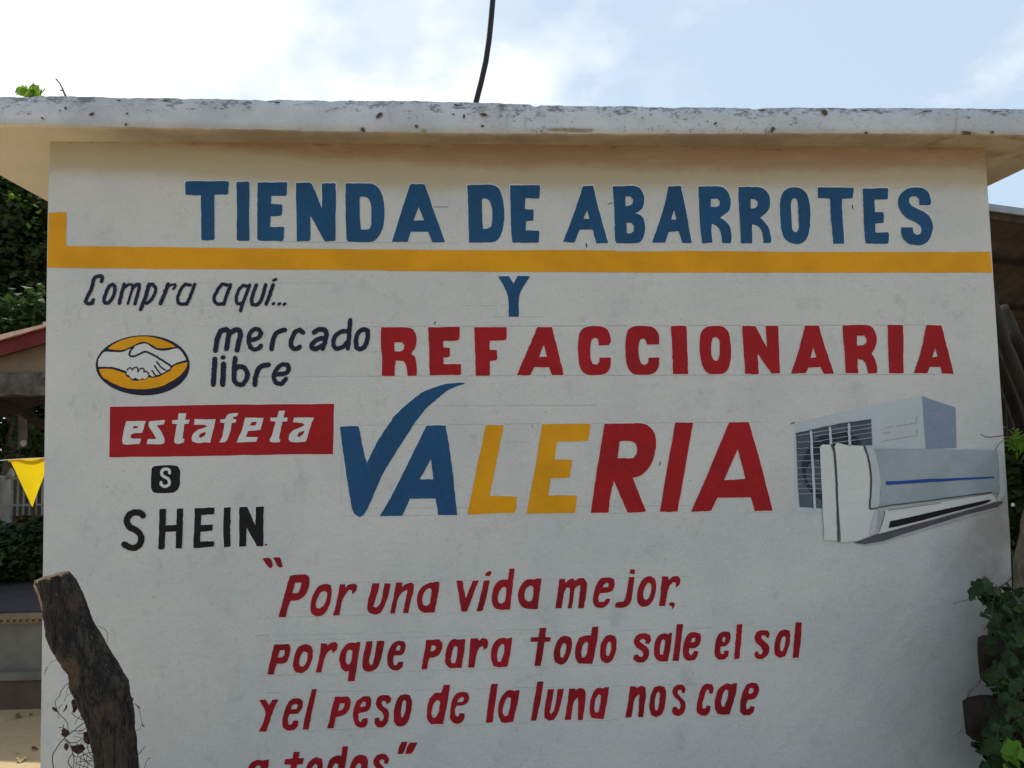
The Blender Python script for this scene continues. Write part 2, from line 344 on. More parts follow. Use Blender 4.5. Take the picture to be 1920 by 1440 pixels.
LET['crimson|first slogan line'] = [
 ('opening quote mark',C12,[(55,78),(110,72),(130,85),(145,135),(130,162),(110,155),(75,110)],[]),
 ('opening quote mark',C12,[(145,70),(200,66),(212,85),(230,148),(205,158),(180,140),(160,95)],[]),
 ('P',C12,[(290,228),(330,218),(430,216),(455,235),(458,290),(445,345),(410,405),(360,436),(295,442),(270,510),(255,582),(192,580),(230,440),(265,310)],[[(335,286),(388,284),(380,330),(360,374),(312,376)]]),
 ('o',C12,[(600,296),(640,305),(650,350),(640,440),(610,520),(565,568),(520,576),(480,555),(466,510),(475,430),(505,360),(545,310)],[[(590,358),(610,370),(605,420),(580,480),(545,508),(515,500),(512,465),(535,400),(565,362)]]),
 ('r',C12,[(720,298),(765,300),(765,330),(800,300),(845,292),(867,310),(862,350),(825,388),(822,350),(800,345),(765,390),(735,450),(715,566),(660,568),(690,450),(705,380)],[]),
 ('u',C12,[(1000,290),(1060,290),(1040,380),(1005,490),(1030,500),(1060,470),(1085,380),(1100,290),(1156,292),(1140,370),(1100,490),(1060,548),(1010,558),(965,540),(952,505),(960,440),(985,350)],[]),
 ('n',C12,[(1200,286),(1255,284),(1250,325),(1290,295),(1330,284),(1354,300),(1350,360),(1320,470),(1305,548),(1258,548),(1285,420),(1298,345),(1250,370),(1220,420),(1205,480),(1190,550),(1148,550),(1175,430)],[]),
 ('a',C12,[(1500,282),(1515,288),(1530,278),(1572,278),(1568,340),(1530,540),(1478,542),(1430,540),(1390,505),(1378,430),(1390,370),(1430,315)],[[(1490,332),(1506,345),(1500,400),(1485,470),(1460,486),(1432,475),(1424,430),(1440,370),(1465,340)]]),
 ('v',C12,[(1718,268),(1772,268),(1782,350),(1798,420),(1830,340),(1858,268),(1912,266),(1880,340),(1810,532),(1760,532),(1740,400)],[]),
 ('i',C13,[(125,222),(175,218),(150,350),(115,480),(62,486),(95,350)],[]),
 ('dot of i',C13,[(140,160),(160,142),(190,142),(188,165),(172,184),(135,182)],[]),
 ('d',C13,[(345,120),(388,118),(375,250),(348,472),(300,470),(290,475),(230,465),(200,430),(192,370),(205,290),(245,230),(290,212),(330,212)],[[(300,272),(318,290),(312,360),(300,405),(275,420),(250,410),(243,380),(255,320),(278,285)]]),
 ('a',C13,[(500,210),(560,212),(570,205),(620,206),(608,300),(585,468),(540,466),(490,462),(440,435),(418,370),(422,310),(455,245)],[[(525,262),(550,280),(548,350),(535,395),(500,402),(475,380),(472,340),(490,285)]]),
 ('m',C13,[(772,206),(822,206),(822,245),(860,210),(890,202),(905,225),(940,200),(980,200),(1008,240),(1005,320),(980,458),(930,458),(945,350),(950,258),(905,290),(895,350),(878,460),(842,460),(858,370),(862,285),(835,280),(815,320),(790,460),(736,462),(755,340)],[]),
 ('e',C13,[(1130,200),(1200,194),(1242,210),(1246,260),(1228,310),(1180,325),(1118,332),(1105,370),(1112,405),(1150,405),(1180,375),(1208,378),(1200,410),(1165,445),(1120,458),(1080,448),(1060,410),(1064,340),(1090,255)],[[(1180,238),(1196,250),(1190,278),(1142,280),(1155,255)]]),
 ('j',C13,[(1370,190),(1416,190),(1405,280),(1385,405),(1350,445),(1320,454),(1250,454),(1250,420),(1270,405),(1320,402),(1338,370),(1355,280)],[]),
 ('dot of j',C13,[(1380,125),(1420,128),(1418,160),(1405,168),(1375,160)],[]),
 ('o',C13,[(1550,182),(1585,200),(1602,260),(1595,330),(1570,400),(1530,440),(1480,446),(1445,415),(1438,350),(1450,280),(1480,220),(1515,190)],[[(1545,240),(1560,260),(1558,320),(1540,370),(1515,390),(1495,375),(1490,340),(1505,280),(1525,245)]]),
 ('r',C13,[(1650,184),(1705,186),(1710,220),(1750,184),(1790,184),(1810,210),(1805,250),(1770,284),(1770,240),(1745,235),(1715,270),(1695,340),(1680,440),(1625,440),(1640,330)],[]),
 ('comma',C13,[(1712,415),(1740,405),(1762,420),(1755,450),(1735,474),(1740,445),(1715,435)],[]),
]
LET['crimson|second slogan line'] = [
 ('p',C14,[(125,216),(225,212),(238,230),(232,290),(215,335),(195,346),(145,348),(130,390),(122,425),(78,422),(95,340),(115,260)],[[(165,256),(200,254),(196,290),(178,305),(150,305)]]),
 ('o',C14,[(345,212),(380,225),(394,260),(388,320),(360,385),(315,415),(275,408),(256,370),(262,310),(285,245),(315,220)],[[(340,264),(358,275),(352,330),(330,368),(305,368),(298,345),(310,290),(325,268)]]),
 ('r',C14,[(450,206),(492,208),(492,225),(520,202),(550,198),(567,215),(560,250),(530,278),(525,252),(500,265),(475,310),(452,410),(412,410),(430,340),(445,260)],[]),
 ('q',C14,[(690,205),(700,198),(724,198),(715,260),(682,470),(635,472),(642,400),(620,405),(590,380),(577,330),(585,270),(620,220),(655,202)],[[(650,250),(668,262),(662,320),(650,350),(632,355),(620,330),(625,280),(637,255)]]),
 ('u',C14,[(762,196),(806,192),(800,250),(782,330),(790,360),(808,350),(820,300),(836,192),(890,192),(880,250),(855,350),(825,390),(775,405),(740,385),(736,340),(750,260)],[]),
 ('e',C14,[(990,188),(1025,195),(1037,230),(1025,275),(1005,290),(955,292),(948,325),(955,360),(975,358),(985,335),(1020,335),(1015,370),(990,392),(950,394),(918,370),(908,330),(915,270),(940,215),(965,195)],[[(985,220),(1000,225),(998,255),(968,258),(972,235)]]),
 ('p',C14,[(1178,184),(1270,180),(1290,205),(1288,245),(1265,290),(1235,305),(1200,310),(1190,350),(1185,386),(1146,388),(1155,320),(1170,250)],[[(1215,222),(1240,222),(1246,238),(1235,258),(1208,264)]]),
 ('a',C14,[(1375,175),(1395,182),(1450,178),(1445,240),(1424,378),(1390,378),(1340,380),(1312,350),(1310,290),(1325,225),(1350,185)],[[(1385,225),(1395,235),(1392,290),(1378,345),(1355,345),(1348,320),(1360,260),(1372,230)]]),
 ('r',C14,[(1485,174),(1537,172),(1540,190),(1570,170),(1600,178),(1608,200),(1600,240),(1578,255),(1572,225),(1550,235),(1530,270),(1510,376),(1468,376),(1475,300),(1480,240)],[]),
 ('a',C14,[(1720,168),(1740,178),(1752,168),(1775,170),(1765,250),(1740,370),(1680,374),(1645,365),(1628,320),(1630,250),(1655,195),(1690,172)],[[(1705,210),(1720,220),(1715,280),(1695,335),(1675,335),(1668,300),(1680,240)]]),
 ('t',C15,[(112,98),(158,98),(152,158),(188,158),(182,190),(145,192),(135,270),(120,350),(78,350),(90,270),(100,190),(52,190),(55,160),(106,158)],[]),
 ('o',C15,[(290,150),(320,160),(330,200),(318,270),(285,330),(250,342),(215,325),(206,280),(220,210),(250,160)],[[(282,198),(292,215),(285,265),(268,300),(252,290),(250,250),(265,205)]]),
 ('d',C15,[(465,90),(505,88),(498,180),(465,338),(420,336),(375,335),(352,300),(352,230),(375,165),(415,148),(455,148)],[[(425,188),(438,200),(432,255),(415,290),(398,296),(390,270),(400,215)]]),
 ('o',C15,[(585,142),(615,152),(627,190),(620,260),(590,320),(555,334),(525,315),(516,270),(525,195),(555,150)],[[(580,185),(590,200),(588,250),(572,285),(558,280),(555,245),(565,200)]]),
 ('s',C15,[(815,200),(840,205),(858,180),(850,145),(820,132),(780,136),(750,160),(742,200),(760,230),(795,250),(805,275),(795,292),(775,285),(768,272),(742,280),(738,305),(760,325),(800,328),(835,300),(845,260),(830,225),(795,200),(780,185),(790,172),(812,172),(822,185)],[]),
 ('a',C15,[(950,132),(970,140),(978,130),(998,130),(990,200),(968,320),(925,322),(890,305),(876,260),(880,200),(905,150)],[[(935,172),(950,180),(945,230),(935,275),(915,275),(915,230),(925,185)]]),
 ('l',C15,[(1028,72),(1070,72),(1055,200),(1040,318),(998,318),(1015,200)],[]),
 ('e',C15,[(1145,125),(1185,135),(1190,170),(1175,215),(1150,232),(1112,232),(1108,260),(1120,280),(1135,270),(1140,250),(1172,252),(1165,285),(1145,312),(1100,316),(1072,290),(1068,240),(1080,180),(1105,135)],[[(1140,160),(1152,165),(1148,190),(1122,194),(1128,172)]]),
 ('e',C15,[(1345,120),(1380,125),(1388,160),(1375,200),(1350,220),(1320,222),(1318,255),(1325,272),(1342,268),(1345,248),(1375,250),(1370,285),(1345,308),(1305,308),(1282,285),(1280,240),(1290,175),(1310,135)],[[(1340,155),(1352,160),(1350,188),(1332,192),(1332,170)]]),
 ('l',C15,[(1430,72),(1466,70),(1458,180),(1445,302),(1410,306),(1420,180)],[]),
 ('s',C15,[(1625,160),(1640,165),(1648,135),(1635,115),(1595,112),(1560,125),(1546,155),(1555,195),(1590,225),(1602,255),(1590,275),(1572,268),(1568,250),(1548,260),(1546,285),(1565,305),(1600,305),(1635,275),(1645,240),(1635,205),(1605,180),(1590,162),(1595,148),(1615,146)],[]),
 ('o',C15,[(1755,108),(1780,115),(1785,150),(1775,220),(1750,285),(1715,298),(1685,280),(1678,230),(1690,160),(1720,115)],[[(1745,150),(1755,165),(1748,215),(1730,255),(1718,245),(1718,200),(1730,160)]]),
 ('l',C15,[(1820,60),(1862,60),(1855,180),(1840,296),(1800,298),(1810,180)],[]),
]
LET['crimson|third slogan line'] = [
 ('y',C16,[(100,200),(145,198),(172,240),(195,200),(238,198),(205,270),(150,430),(98,430),(145,300)],[]),
 ('e',C16,[(345,190),(395,192),(416,215),(410,260),(380,300),(318,304),(305,340),(312,380),(335,375),(345,350),(382,348),(380,385),(350,418),(300,422),(270,400),(266,350),(285,270),(315,210)],[[(355,228),(380,238),(370,265),(330,270),(335,245)]]),
 ('l',C16,[(478,125),(514,122),(490,240),(455,414),(410,416),(440,280)],[]),
 ('p',C16,[(645,178),(740,175),(758,200),(755,250),(730,295),(695,315),(652,325),(645,360),(635,406),(588,408),(610,320),(630,230)],[[(682,226),(715,226),(710,250),(695,272),(668,282)]]),
 ('e',C16,[(850,175),(895,175),(908,200),(902,250),(880,282),(835,292),(812,300),(815,345),(830,362),(845,335),(880,330),(882,365),(860,398),(825,402),(790,380),(775,330),(780,260),(805,205)],[[(850,212),(868,220),(865,245),(825,255),(835,228)]]),
 ('s',C16,[(1015,235),(1045,215),(1052,190),(1030,168),(985,166),(950,185),(938,220),(950,260),(985,290),(998,320),(990,350),(970,352),(960,325),(930,335),(930,370),(950,398),(990,400),(1020,370),(1035,310),(1025,270),(990,245),(980,225),(990,208),(1012,212)],[]),
 ('o',C16,[(1150,158),(1185,168),(1200,210),(1192,290),(1170,360),(1140,390),(1095,390),(1070,360),(1068,300),(1085,215),(1115,168)],[[(1145,198),(1158,215),(1152,280),(1135,325),(1122,325),(1120,290),(1130,220)]]),
 ('d',C16,[(1430,92),(1474,92),(1460,200),(1425,376),(1380,375),(1340,378),(1310,340),(1308,270),(1325,195),(1365,150),(1410,150)],[[(1385,200),(1402,215),(1395,280),(1372,325),(1350,330),(1340,300),(1355,230)]]),
 ('e',C16,[(1560,142),(1600,148),(1612,180),(1602,220),(1565,240),(1522,242),(1508,270),(1512,310),(1530,325),(1545,295),(1580,300),(1575,340),(1545,370),(1505,370),(1475,340),(1475,280),(1490,200),(1520,155)],[[(1560,178),(1575,188),(1568,212),(1525,218),(1535,195)]]),
 ('l',C16,[(1770,88),(1818,86),(1800,220),(1780,364),(1732,366),(1748,230)],[]),
 ('a',C17,[(80,130),(95,140),(105,130),(133,132),(120,210),(85,358),(30,368),(0,362),(-20,320),(-22,250),(0,180),(40,135)],[[(55,180),(70,190),(62,260),(45,315),(20,318),(8,290),(20,230),(38,190)]]),
 ('l',C17,[(260,70),(303,68),(285,200),(250,350),(212,352),(235,210)],[]),
 ('u',C17,[(335,124),(380,122),(365,210),(348,290),(358,304),(378,280),(395,200),(405,122),(452,120),(440,180),(410,290),(380,345),(340,350),(310,330),(310,270),(325,190)],[]),
 ('n',C17,[(488,120),(530,118),(535,130),(570,114),(600,125),(610,160),(600,250),(585,348),(550,345),(552,260),(552,180),(525,210),(512,270),(500,345),(455,345),(475,230)],[]),
 ('a',C17,[(700,112),(735,118),(745,108),(778,110),(765,190),(738,338),(690,336),(650,330),(635,285),(640,210),(665,140)],[[(700,160),(718,168),(712,230),(698,290),(675,292),(670,260),(680,190)]]),
 ('n',C17,[(928,102),(970,104),(975,115),(1010,98),(1038,110),(1042,160),(1030,240),(1022,325),(985,325),(990,240),(995,160),(965,185),(950,240),(938,325),(892,328),(912,220)],[]),
 ('o',C17,[(1135,98),(1175,108),(1188,150),(1178,240),(1155,305),(1115,326),(1080,310),(1065,260),(1075,170),(1100,110)],[[(1130,140),(1142,155),(1138,220),(1125,275),(1108,275),(1105,230),(1115,160)]]),
 ('s',C17,[(1305,155),(1320,150),(1328,120),(1310,92),(1275,90),(1242,110),(1232,150),(1250,185),(1285,215),(1292,245),(1282,270),(1268,262),(1258,248),(1235,255),(1228,285),(1245,312),(1280,318),(1310,300),(1328,250),(1322,210),(1290,180),(1268,150),(1275,130),(1295,128)],[]),
 ('c',C17,[(1498,155),(1520,158),(1530,120),(1520,90),(1480,84),(1445,105),(1425,160),(1408,240),(1408,290),(1435,312),(1475,315),(1500,290),(1508,245),(1480,240),(1470,262),(1450,262),(1448,230),(1465,170),(1480,130),(1492,125)],[]),
 ('a',C17,[(1625,80),(1660,90),(1672,80),(1700,80),(1688,160),(1645,305),(1600,308),(1555,300),(1538,265),(1540,190),(1570,115)],[[(1615,125),(1635,135),(1625,200),(1605,250),(1590,250),(1582,220),(1595,160)]]),
 ('e',C17,[(1800,76),(1840,82),(1856,110),(1848,160),(1830,190),(1775,202),(1762,240),(1765,270),(1785,262),(1795,245),(1825,250),(1815,290),(1790,310),(1745,312),(1720,290),(1720,220),(1740,140),(1765,90)],[[(1790,115),(1815,118),(1815,145),(1795,158),(1778,152)]]),
]
LET['crimson|last slogan line'] = [
 ('a',C16,[(100,632),(120,638),(170,630),(160,700),(130,850),(80,855),(30,840),(5,790),(12,710),(45,650)],[[(85,672),(110,678),(100,740),(85,800),(60,800),(55,760),(65,700)]]),
 ('t',C16,[(348,574),(392,574),(382,620),(422,620),(412,665),(372,668),(345,840),(300,840),(328,668),(278,666),(285,628),(340,622)],[]),
 ('o',C16,[(510,612),(550,625),(558,670),(545,770),(500,835),(455,830),(425,790),(430,710),(465,640)],[[(505,660),(520,675),(510,740),(490,790),(470,780),(472,720),(485,680)]]),
 ('d',C16,[(700,535),(740,535),(725,650),(690,830),(640,832),(600,820),(580,770),(590,680),(620,620),(665,600),(690,602)],[[(650,655),(670,668),(655,740),(640,790),(620,785),(615,740),(630,680)]]),
 ('o',C16,[(820,595),(870,605),(884,640),(870,740),(830,810),(785,815),(750,780),(750,700),(780,620)],[[(820,655),(835,668),(825,730),(810,770),(790,765),(790,720),(800,670)]]),
 ('s',C16,[(1000,660),(1025,662),(1036,630),(1020,600),(980,588),(945,600),(922,635),(930,675),(960,705),(975,740),(965,770),(945,760),(935,740),(910,750),(905,785),(930,810),(975,810),(1005,780),(1015,730),(1000,690),(970,660),(965,640),(985,628),(1000,635)],[]),
 ('closing quote mark',C16,[(1125,502),(1168,502),(1145,570),(1135,590),(1095,592),(1105,545)],[]),
 ('closing quote mark',C16,[(1185,508),(1240,508),(1215,560),(1195,588),(1150,590),(1165,540)],[]),
]
EST = [
 ('e',[(195,208),(350,206),(318,298),(245,306),(228,318),(228,335),(250,345),(312,345),(298,385),(200,392),(168,385),(163,360),(180,260)],[[(255,244),(292,248),(282,262),(244,266)]]),
 ('s',[(375,208),(498,198),(490,232),(438,238),(440,250),(470,290),(495,350),(492,378),(470,388),(355,386),(365,348),(430,346),(405,300),(370,245),(370,225)],[]),
 ('t',[(605,146),(665,146),(655,196),(692,196),(682,226),(650,230),(636,340),(650,350),(645,372),(610,386),(580,382),(570,365),(575,330),(592,230),(552,226),(556,200),(600,196)],[]),
 ('a',[(728,192),(895,192),(885,240),(852,376),(805,372),(760,380),(715,368),(706,345),(720,305),(760,272),(810,258),(832,246),(805,236),(725,236)],[[(820,292),(810,320),(780,338),(764,334),(768,312),(790,298)]]),
 ('f',[(1000,150),(1040,144),(1072,144),(1062,170),(1035,172),(1028,190),(1055,192),(1052,218),(1020,222),(1005,300),(985,355),(965,372),(924,374),(945,330),(965,222),(932,218),(930,196),(970,190),(980,165)],[]),
 ('e',[(1125,180),(1270,182),(1245,276),(1150,284),(1142,300),(1130,330),(1225,332),(1212,368),(1058,374),(1075,330),(1100,280),(1115,220)],[[(1180,214),(1218,212),(1205,242),(1160,240)]]),
 ('t',[(1390,128),(1438,126),(1425,180),(1460,180),(1452,208),(1415,212),(1390,345),(1402,352),(1395,372),(1350,374),(1320,368),(1318,350),(1335,320),(1365,212),(1325,206),(1322,180),(1375,178)],[]),
 ('a',[(1508,180),(1665,180),(1640,240),(1600,368),(1520,374),(1480,368),(1465,350),(1470,315),(1500,280),(1550,260),(1592,238),(1575,222),(1500,216)],[[(1590,282),(1580,310),(1548,332),(1532,326),(1545,298)]]),
]
# brush-stroke lettering: (letter, [(centre line, width, closed)])
BR1 = [
 ('C',[([(262,120),(270,90),(262,76),(225,80),(200,100),(180,180),(145,250),(130,285),(150,302),(190,298),(196,270)],27,False)]),
 ('o',[([(355,145),(372,160),(370,205),(350,260),(318,298),(290,295),(282,270),(300,210),(325,160)],26,True)]),
 ('m',[([(448,145),(425,230),(408,300)],28,False),([(432,190),(475,150),(510,145),(520,160),(500,230),(478,303)],19,False),([(515,180),(545,148),(572,145),(568,190),(548,260),(536,304)],25,False)]),
 ('p',[([(655,142),(625,240),(582,350)],29,False),([(640,160),(680,142),(705,165),(700,215),(670,270),(635,300),(612,290)],24,False)]),
 ('r',[([(808,142),(780,220),(744,302)],28,False),([(775,200),(820,155),(865,145),(870,158),(850,182)],18,False)]),
 ('a',[([(1025,145),(990,240),(960,306)],25,False),([(990,150),(950,142),(915,180),(885,250),(890,295),(920,308),(955,300)],24,False)]),
 ('a',[([(1318,148),(1285,240),(1262,308)],26,False),([(1290,150),(1250,142),(1215,185),(1185,250),(1190,290),(1225,308),(1255,302)],25,False)]),
 ('q',[([(1475,150),(1430,270),(1400,362)],25,False),([(1460,160),(1425,150),(1390,185),(1365,250),(1370,300),(1395,305),(1420,290)],24,False)]),
 ('u',[([(1530,150),(1510,200),(1490,270),(1495,308),(1530,312),(1560,290),(1585,230),(1605,148)],27,False)]),
 ('i',[([(1668,148),(1640,230),(1610,306)],28,False),([(1690,102),(1670,112)],21,False)]),
 ('dot',[([(1674,299),(1664,306)],22,False)]), ('dot',[([(1722,301),(1712,308)],22,False)]), ('dot',[([(1766,302),(1755,309)],22,False)]),
]
BR2 = [
 ('m',[([(836,230),(850,150),(870,105),(905,94),(925,110),(915,170),(906,220)],33,False),([(920,130),(960,98),(990,100),(997,125),(985,180),(975,228)],33,False)]),
 ('e',[([(1060,165),(1110,150),(1130,120),(1115,95),(1085,94),(1058,120),(1050,165),(1060,210),(1085,224),(1115,215),(1128,200)],28,False)]),
 ('r',[([(1197,222),(1205,170),(1225,120),(1260,102),(1283,98)],30,False)]),
 ('c',[([(1400,115),(1380,97),(1350,110),(1325,160),(1320,200),(1340,220),(1370,215),(1378,206)],30,False)]),
 ('a',[([(1470,114),(1500,95),(1540,97),(1550,120),(1540,170),(1525,218)],31,False),([(1540,150),(1490,160),(1455,190),(1455,213),(1480,220),(1520,200)],30,False)]),
 ('d',[([(1703,34),(1698,100),(1687,218)],29,False),([(1690,105),(1640,110),(1600,150),(1595,200),(1615,220),(1655,208),(1685,175)],28,False)]),
 ('o',[([(1785,95),(1815,100),(1815,150),(1795,205),(1765,222),(1742,210),(1740,160),(1755,115)],29,True)]),
 ('l',[([(832,286),(828,360),(822,450)],33,False)]),
 ('i',[([(888,318),(886,380),(883,450)],35,False),([(882,276),(889,274)],28,False)]),
 ('b',[([(963,278),(958,330),(956,420),(975,446),(1010,450),(1035,415),(1040,370),(1020,338),(985,332),(962,352)],31,False)]),
 ('r',[([(1090,450),(1095,400),(1115,345),(1150,325),(1177,322)],32,False)]),
 ('e',[([(1220,385),(1290,375),(1310,350),(1300,322),(1265,320),(1230,350),(1210,400),(1225,438),(1260,446),(1290,412)],28,False)]),
]
# ------------------------------------------------------------------ colours of the place
def wall_material(name, base, warm=True):
    g = G(name, 0.85)
    c = g.mix(g.rng(g.noise(2.2, 6, 0.65), 0.40, 0.62), base, tuple(x*k for x, k in zip(base, (0.90, 0.915, 0.94))))
    c = g.mix(g.rng(g.noise(7.5, 7, 0.7, off=3.1), 0.55, 0.72, 0, 0.6), c, tuple(x*k for x, k in zip(base, (0.70, 0.72, 0.75))))
    c = g.mix(g.mth('MULTIPLY', g.rng(g.noise(24, 7, 0.8, off=13, stretch=(1, 1, 0.6)), 0.54, 0.66), g.rng(g.noise(3.3, 4, 0.6, off=12), 0.44, 0.60, 0, 0.42)), c, tuple(x*0.62 for x in base))
    # vertical roller marks, very faint
    c = g.mix(g.rng(g.noise(14, 3, 0.5, stretch=(3.0, 1, 0.25)), 0.5, 0.7, 0, 0.16), c, (0.5, 0.52, 0.53))
    c = g.mix(g.rng(g.noise(120, 5, 0.75, off=1.2), 0.42, 0.66, 0, 0.22), c, tuple(x*0.6 for x in base))
    # small scuffs and specks
    sp = g.mth('MULTIPLY', g.rng(g.noise(38, 6, 0.75, off=9.0), 0.635, 0.70), g.rng(g.noise(2.6, 3, off=5.5), 0.47, 0.60))
    c = g.mix(g.mth('MULTIPLY', sp, 0.65), c, (0.22, 0.23, 0.24))
    if warm:
        # dirt at the lower right edge
        dx = g.rng(g.mth('ADD', g.x, g.mth('MULTIPLY', g.noise(5, 5), 0.35)), 1.98, 2.30)
        dz = g.mth('MULTIPLY', g.rng(g.z, 1.42, 1.24), g.rng(g.noise(6, 5, off=2.0), 0.25, 0.6, 0.35, 1.0))
        c = g.mix(g.mth('MULTIPLY', g.mth('MULTIPLY', dx, dz), 0.62), c, (0.20, 0.18, 0.17))
        # ochre strip under the roof with a wavering lower edge
        wob = g.mth('MULTIPLY_ADD', g.noise(1.3, 5, 0.6, off=1.7), 0.10, g.mth('MULTIPLY', g.noise(22, 5, 0.7), 0.035))
        cen = g.mth('MULTIPLY', g.rng(g.x, -1.5, -0.5), 0.045)
        zz = g.mth('ADD', g.mth('ADD', g.z, wob), cen)
        c = g.mix(g.mth('MULTIPLY', g.rng(zz, 2.650, 2.735), 0.97), c, (0.415, 0.365, 0.25))
        c = g.mix(g.mth('MULTIPLY', g.rng(g.mth('ADD', zz, g.rng(g.x, -1.2, 1.0, -0.035, 0.03)), 2.765, 2.825), g.rng(g.noise(3.0, 6, 0.7, stretch=(1, 1, 5), off=7), 0.25, 0.55, 0.35, 0.95)), c, (0.335, 0.225, 0.135))
        crk = g.mth('MULTIPLY', g.rng(g.mth('ADD', g.z, g.mth('MULTIPLY', g.x, 0.003)), 2.722, 2.742), g.rng(g.noise(5, 6, 0.75, stretch=(1.6, 1, 11), off=4), 0.53, 0.62))
        c = g.mix(g.mth('MULTIPLY', crk, 0.65), c, (0.17, 0.10, 0.05))
    plaster_bump(g)
    return g.done(c)
M = {}
M['wall'] = wall_material('painted_plaster_white', (0.54, 0.548, 0.53))
M['side'] = wall_material('side_plaster', (0.60, 0.57, 0.50), False)
def paint(name, col, k=0.82, rough=0.55):
    g = G(name, rough); g.b.inputs['Specular IOR Level'].default_value = 0.22
    c = g.mix(g.rng(g.noise(5, 5, 0.6, off=2), 0.35, 0.65), col, tuple(x*k for x in col))
    c = g.mix(g.rng(g.noise(60, 4, 0.7, stretch=(1, 1, 0.4)), 0.52, 0.72, 0, 0.35 if sum(col) < 0.9 else 0.10), c, tuple(min(1, x*1.35+0.006) for x in col))
    c = g.mix(g.rng(g.noise(26, 5, 0.7, stretch=(0.35, 1, 2.2), off=5), 0.56, 0.72, 0, 0.32 if sum(col) < 1.05 else 0.14), c, tuple(x*0.6 for x in col))
    plaster_bump(g, 0.8); return g.done(c)
M['blue'] = paint('blue_paint', (0.008, 0.068, 0.170)); M['red'] = paint('red_paint', (0.32, 0.004, 0.008))
M['crimson'] = paint('crimson_paint', (0.30, 0.003, 0.012), 0.60); M['yellow'] = paint('yellow_paint', (0.66, 0.30, 0.001), 0.85)
M['navy'] = paint('navy_paint', (0.009, 0.010, 0.032)); M['black'] = paint('black_paint', (0.003, 0.0035, 0.006))
M['white'] = paint('white_lettering_paint', (0.56, 0.585, 0.58), 0.92); M['halo'] = paint('fresh_white_paint', (0.565, 0.595, 0.61), 0.95)
M['halo_warm'] = paint('fresh_white_paint_warm', (0.575, 0.565, 0.55), 0.95)
M['pencil'] = mat('pencil', (0.40, 0.41, 0.41), 0.9, var=0.3, vscale=30); M['crack'] = mat('crack', (0.05, 0.045, 0.04), 0.9)
M['ac_pale'] = paint('pale_blue_paint', (0.42, 0.48, 0.51), 0.93); M['ac_side'] = paint('slate_blue_paint', (0.185, 0.245, 0.335), 0.9)
M['ac_slate'] = paint('slate_grey_paint', (0.07, 0.098, 0.13), 0.6); M['ac_dark'] = paint('dark_slate_paint', (0.018, 0.026, 0.042), 0.7)
M['ac_grey'] = paint('grey_green_paint', (0.30, 0.36, 0.385), 0.85); M['ac_light'] = paint('light_grey_paint', (0.43, 0.475, 0.495), 0.93)
M['ac_white'] = paint('mural_white_paint', (0.555, 0.575, 0.565), 0.96); M['ac_line'] = paint('charcoal_paint', (0.05, 0.06, 0.075), 0.8)
M['ac_blue'] = paint('bright_blue_paint', (0.012, 0.06, 0.29), 0.9); M['ac_soft'] = paint('smudged_grey_paint', (0.085, 0.09, 0.105), 0.6)
M['ac_softer'] = paint('faded_grey_paint', (0.36, 0.375, 0.39), 0.85)

def ground_mat():
    g = G('sandy_ground', 0.95)
    c = g.mix(g.rng(g.noise(1.1, 6), 0.35, 0.65), (0.42, 0.315, 0.175), (0.33, 0.245, 0.14))
    c = g.mix(g.rng(g.noise(30, 6, 0.7), 0.55, 0.7, 0, 0.6), c, (0.22, 0.18, 0.13))
    g.bump(g.mth('ADD', g.noise(6, 6), g.mth('MULTIPLY', g.noise(90, 4), 0.3)), 0.6, 0.03); return g.done(c)
M['ground'] = ground_mat()
def slab_mat():
    g = G('weathered_whitewash', 0.9)
    c = g.mix(g.rng(g.noise(3, 6, 0.65), 0.35, 0.68), (0.52, 0.555, 0.60), (0.40, 0.43, 0.47))
    top = g.rng(g.mth('ADD', g.z, g.mth('MULTIPLY', g.noise(4, 4, off=3), 0.05)), 2.80, 2.875)
    bl = g.noise(30, 7, 0.78, stretch=(1, 1, 1.5)); sel = g.rng(g.noise(2.0, 4, 0.6, off=6.2), 0.36, 0.62)
    f1 = g.mth('MULTIPLY', g.rng(g.mth('ADD', bl, g.mth('MULTIPLY', top, 0.060)), 0.565, 0.62), sel)
    c = g.mix(g.mth('MULTIPLY', f1, 0.80), c, (0.13, 0.13, 0.125))
    f2 = g.rng(g.mth('ADD', g.noise(14, 6, 0.8, stretch=(1, 1, 2.5), off=8), g.mth('MULTIPLY', top, 0.14)), 0.64, 0.71)
    c = g.mix(g.mth('MULTIPLY', f2, 0.75), c, (0.12, 0.115, 0.115))
    low = g.rng(g.mth('ADD', g.z, g.mth('MULTIPLY', g.noise(16, 5, 0.7, off=1), 0.03)), 2.762, 2.744)
    dr = g.mth('MULTIPLY', g.rng(g.noise(26, 5, 0.7, stretch=(1, 1, 0.22), off=3.3), 0.57, 0.72), g.rng(g.noise(1.7, 3, off=9), 0.42, 0.6))
    c = g.mix(g.mth('MULTIPLY', dr, 0.45), c, (0.20, 0.20, 0.19))
    h = g.mth('ADD', g.mth('MULTIPLY', g.noise(12, 5), 1.0), g.mth('MULTIPLY', g.noise(70, 6, 0.75), 0.6)); g.bump(h, 0.6, 0.012)
    return g.done(c)
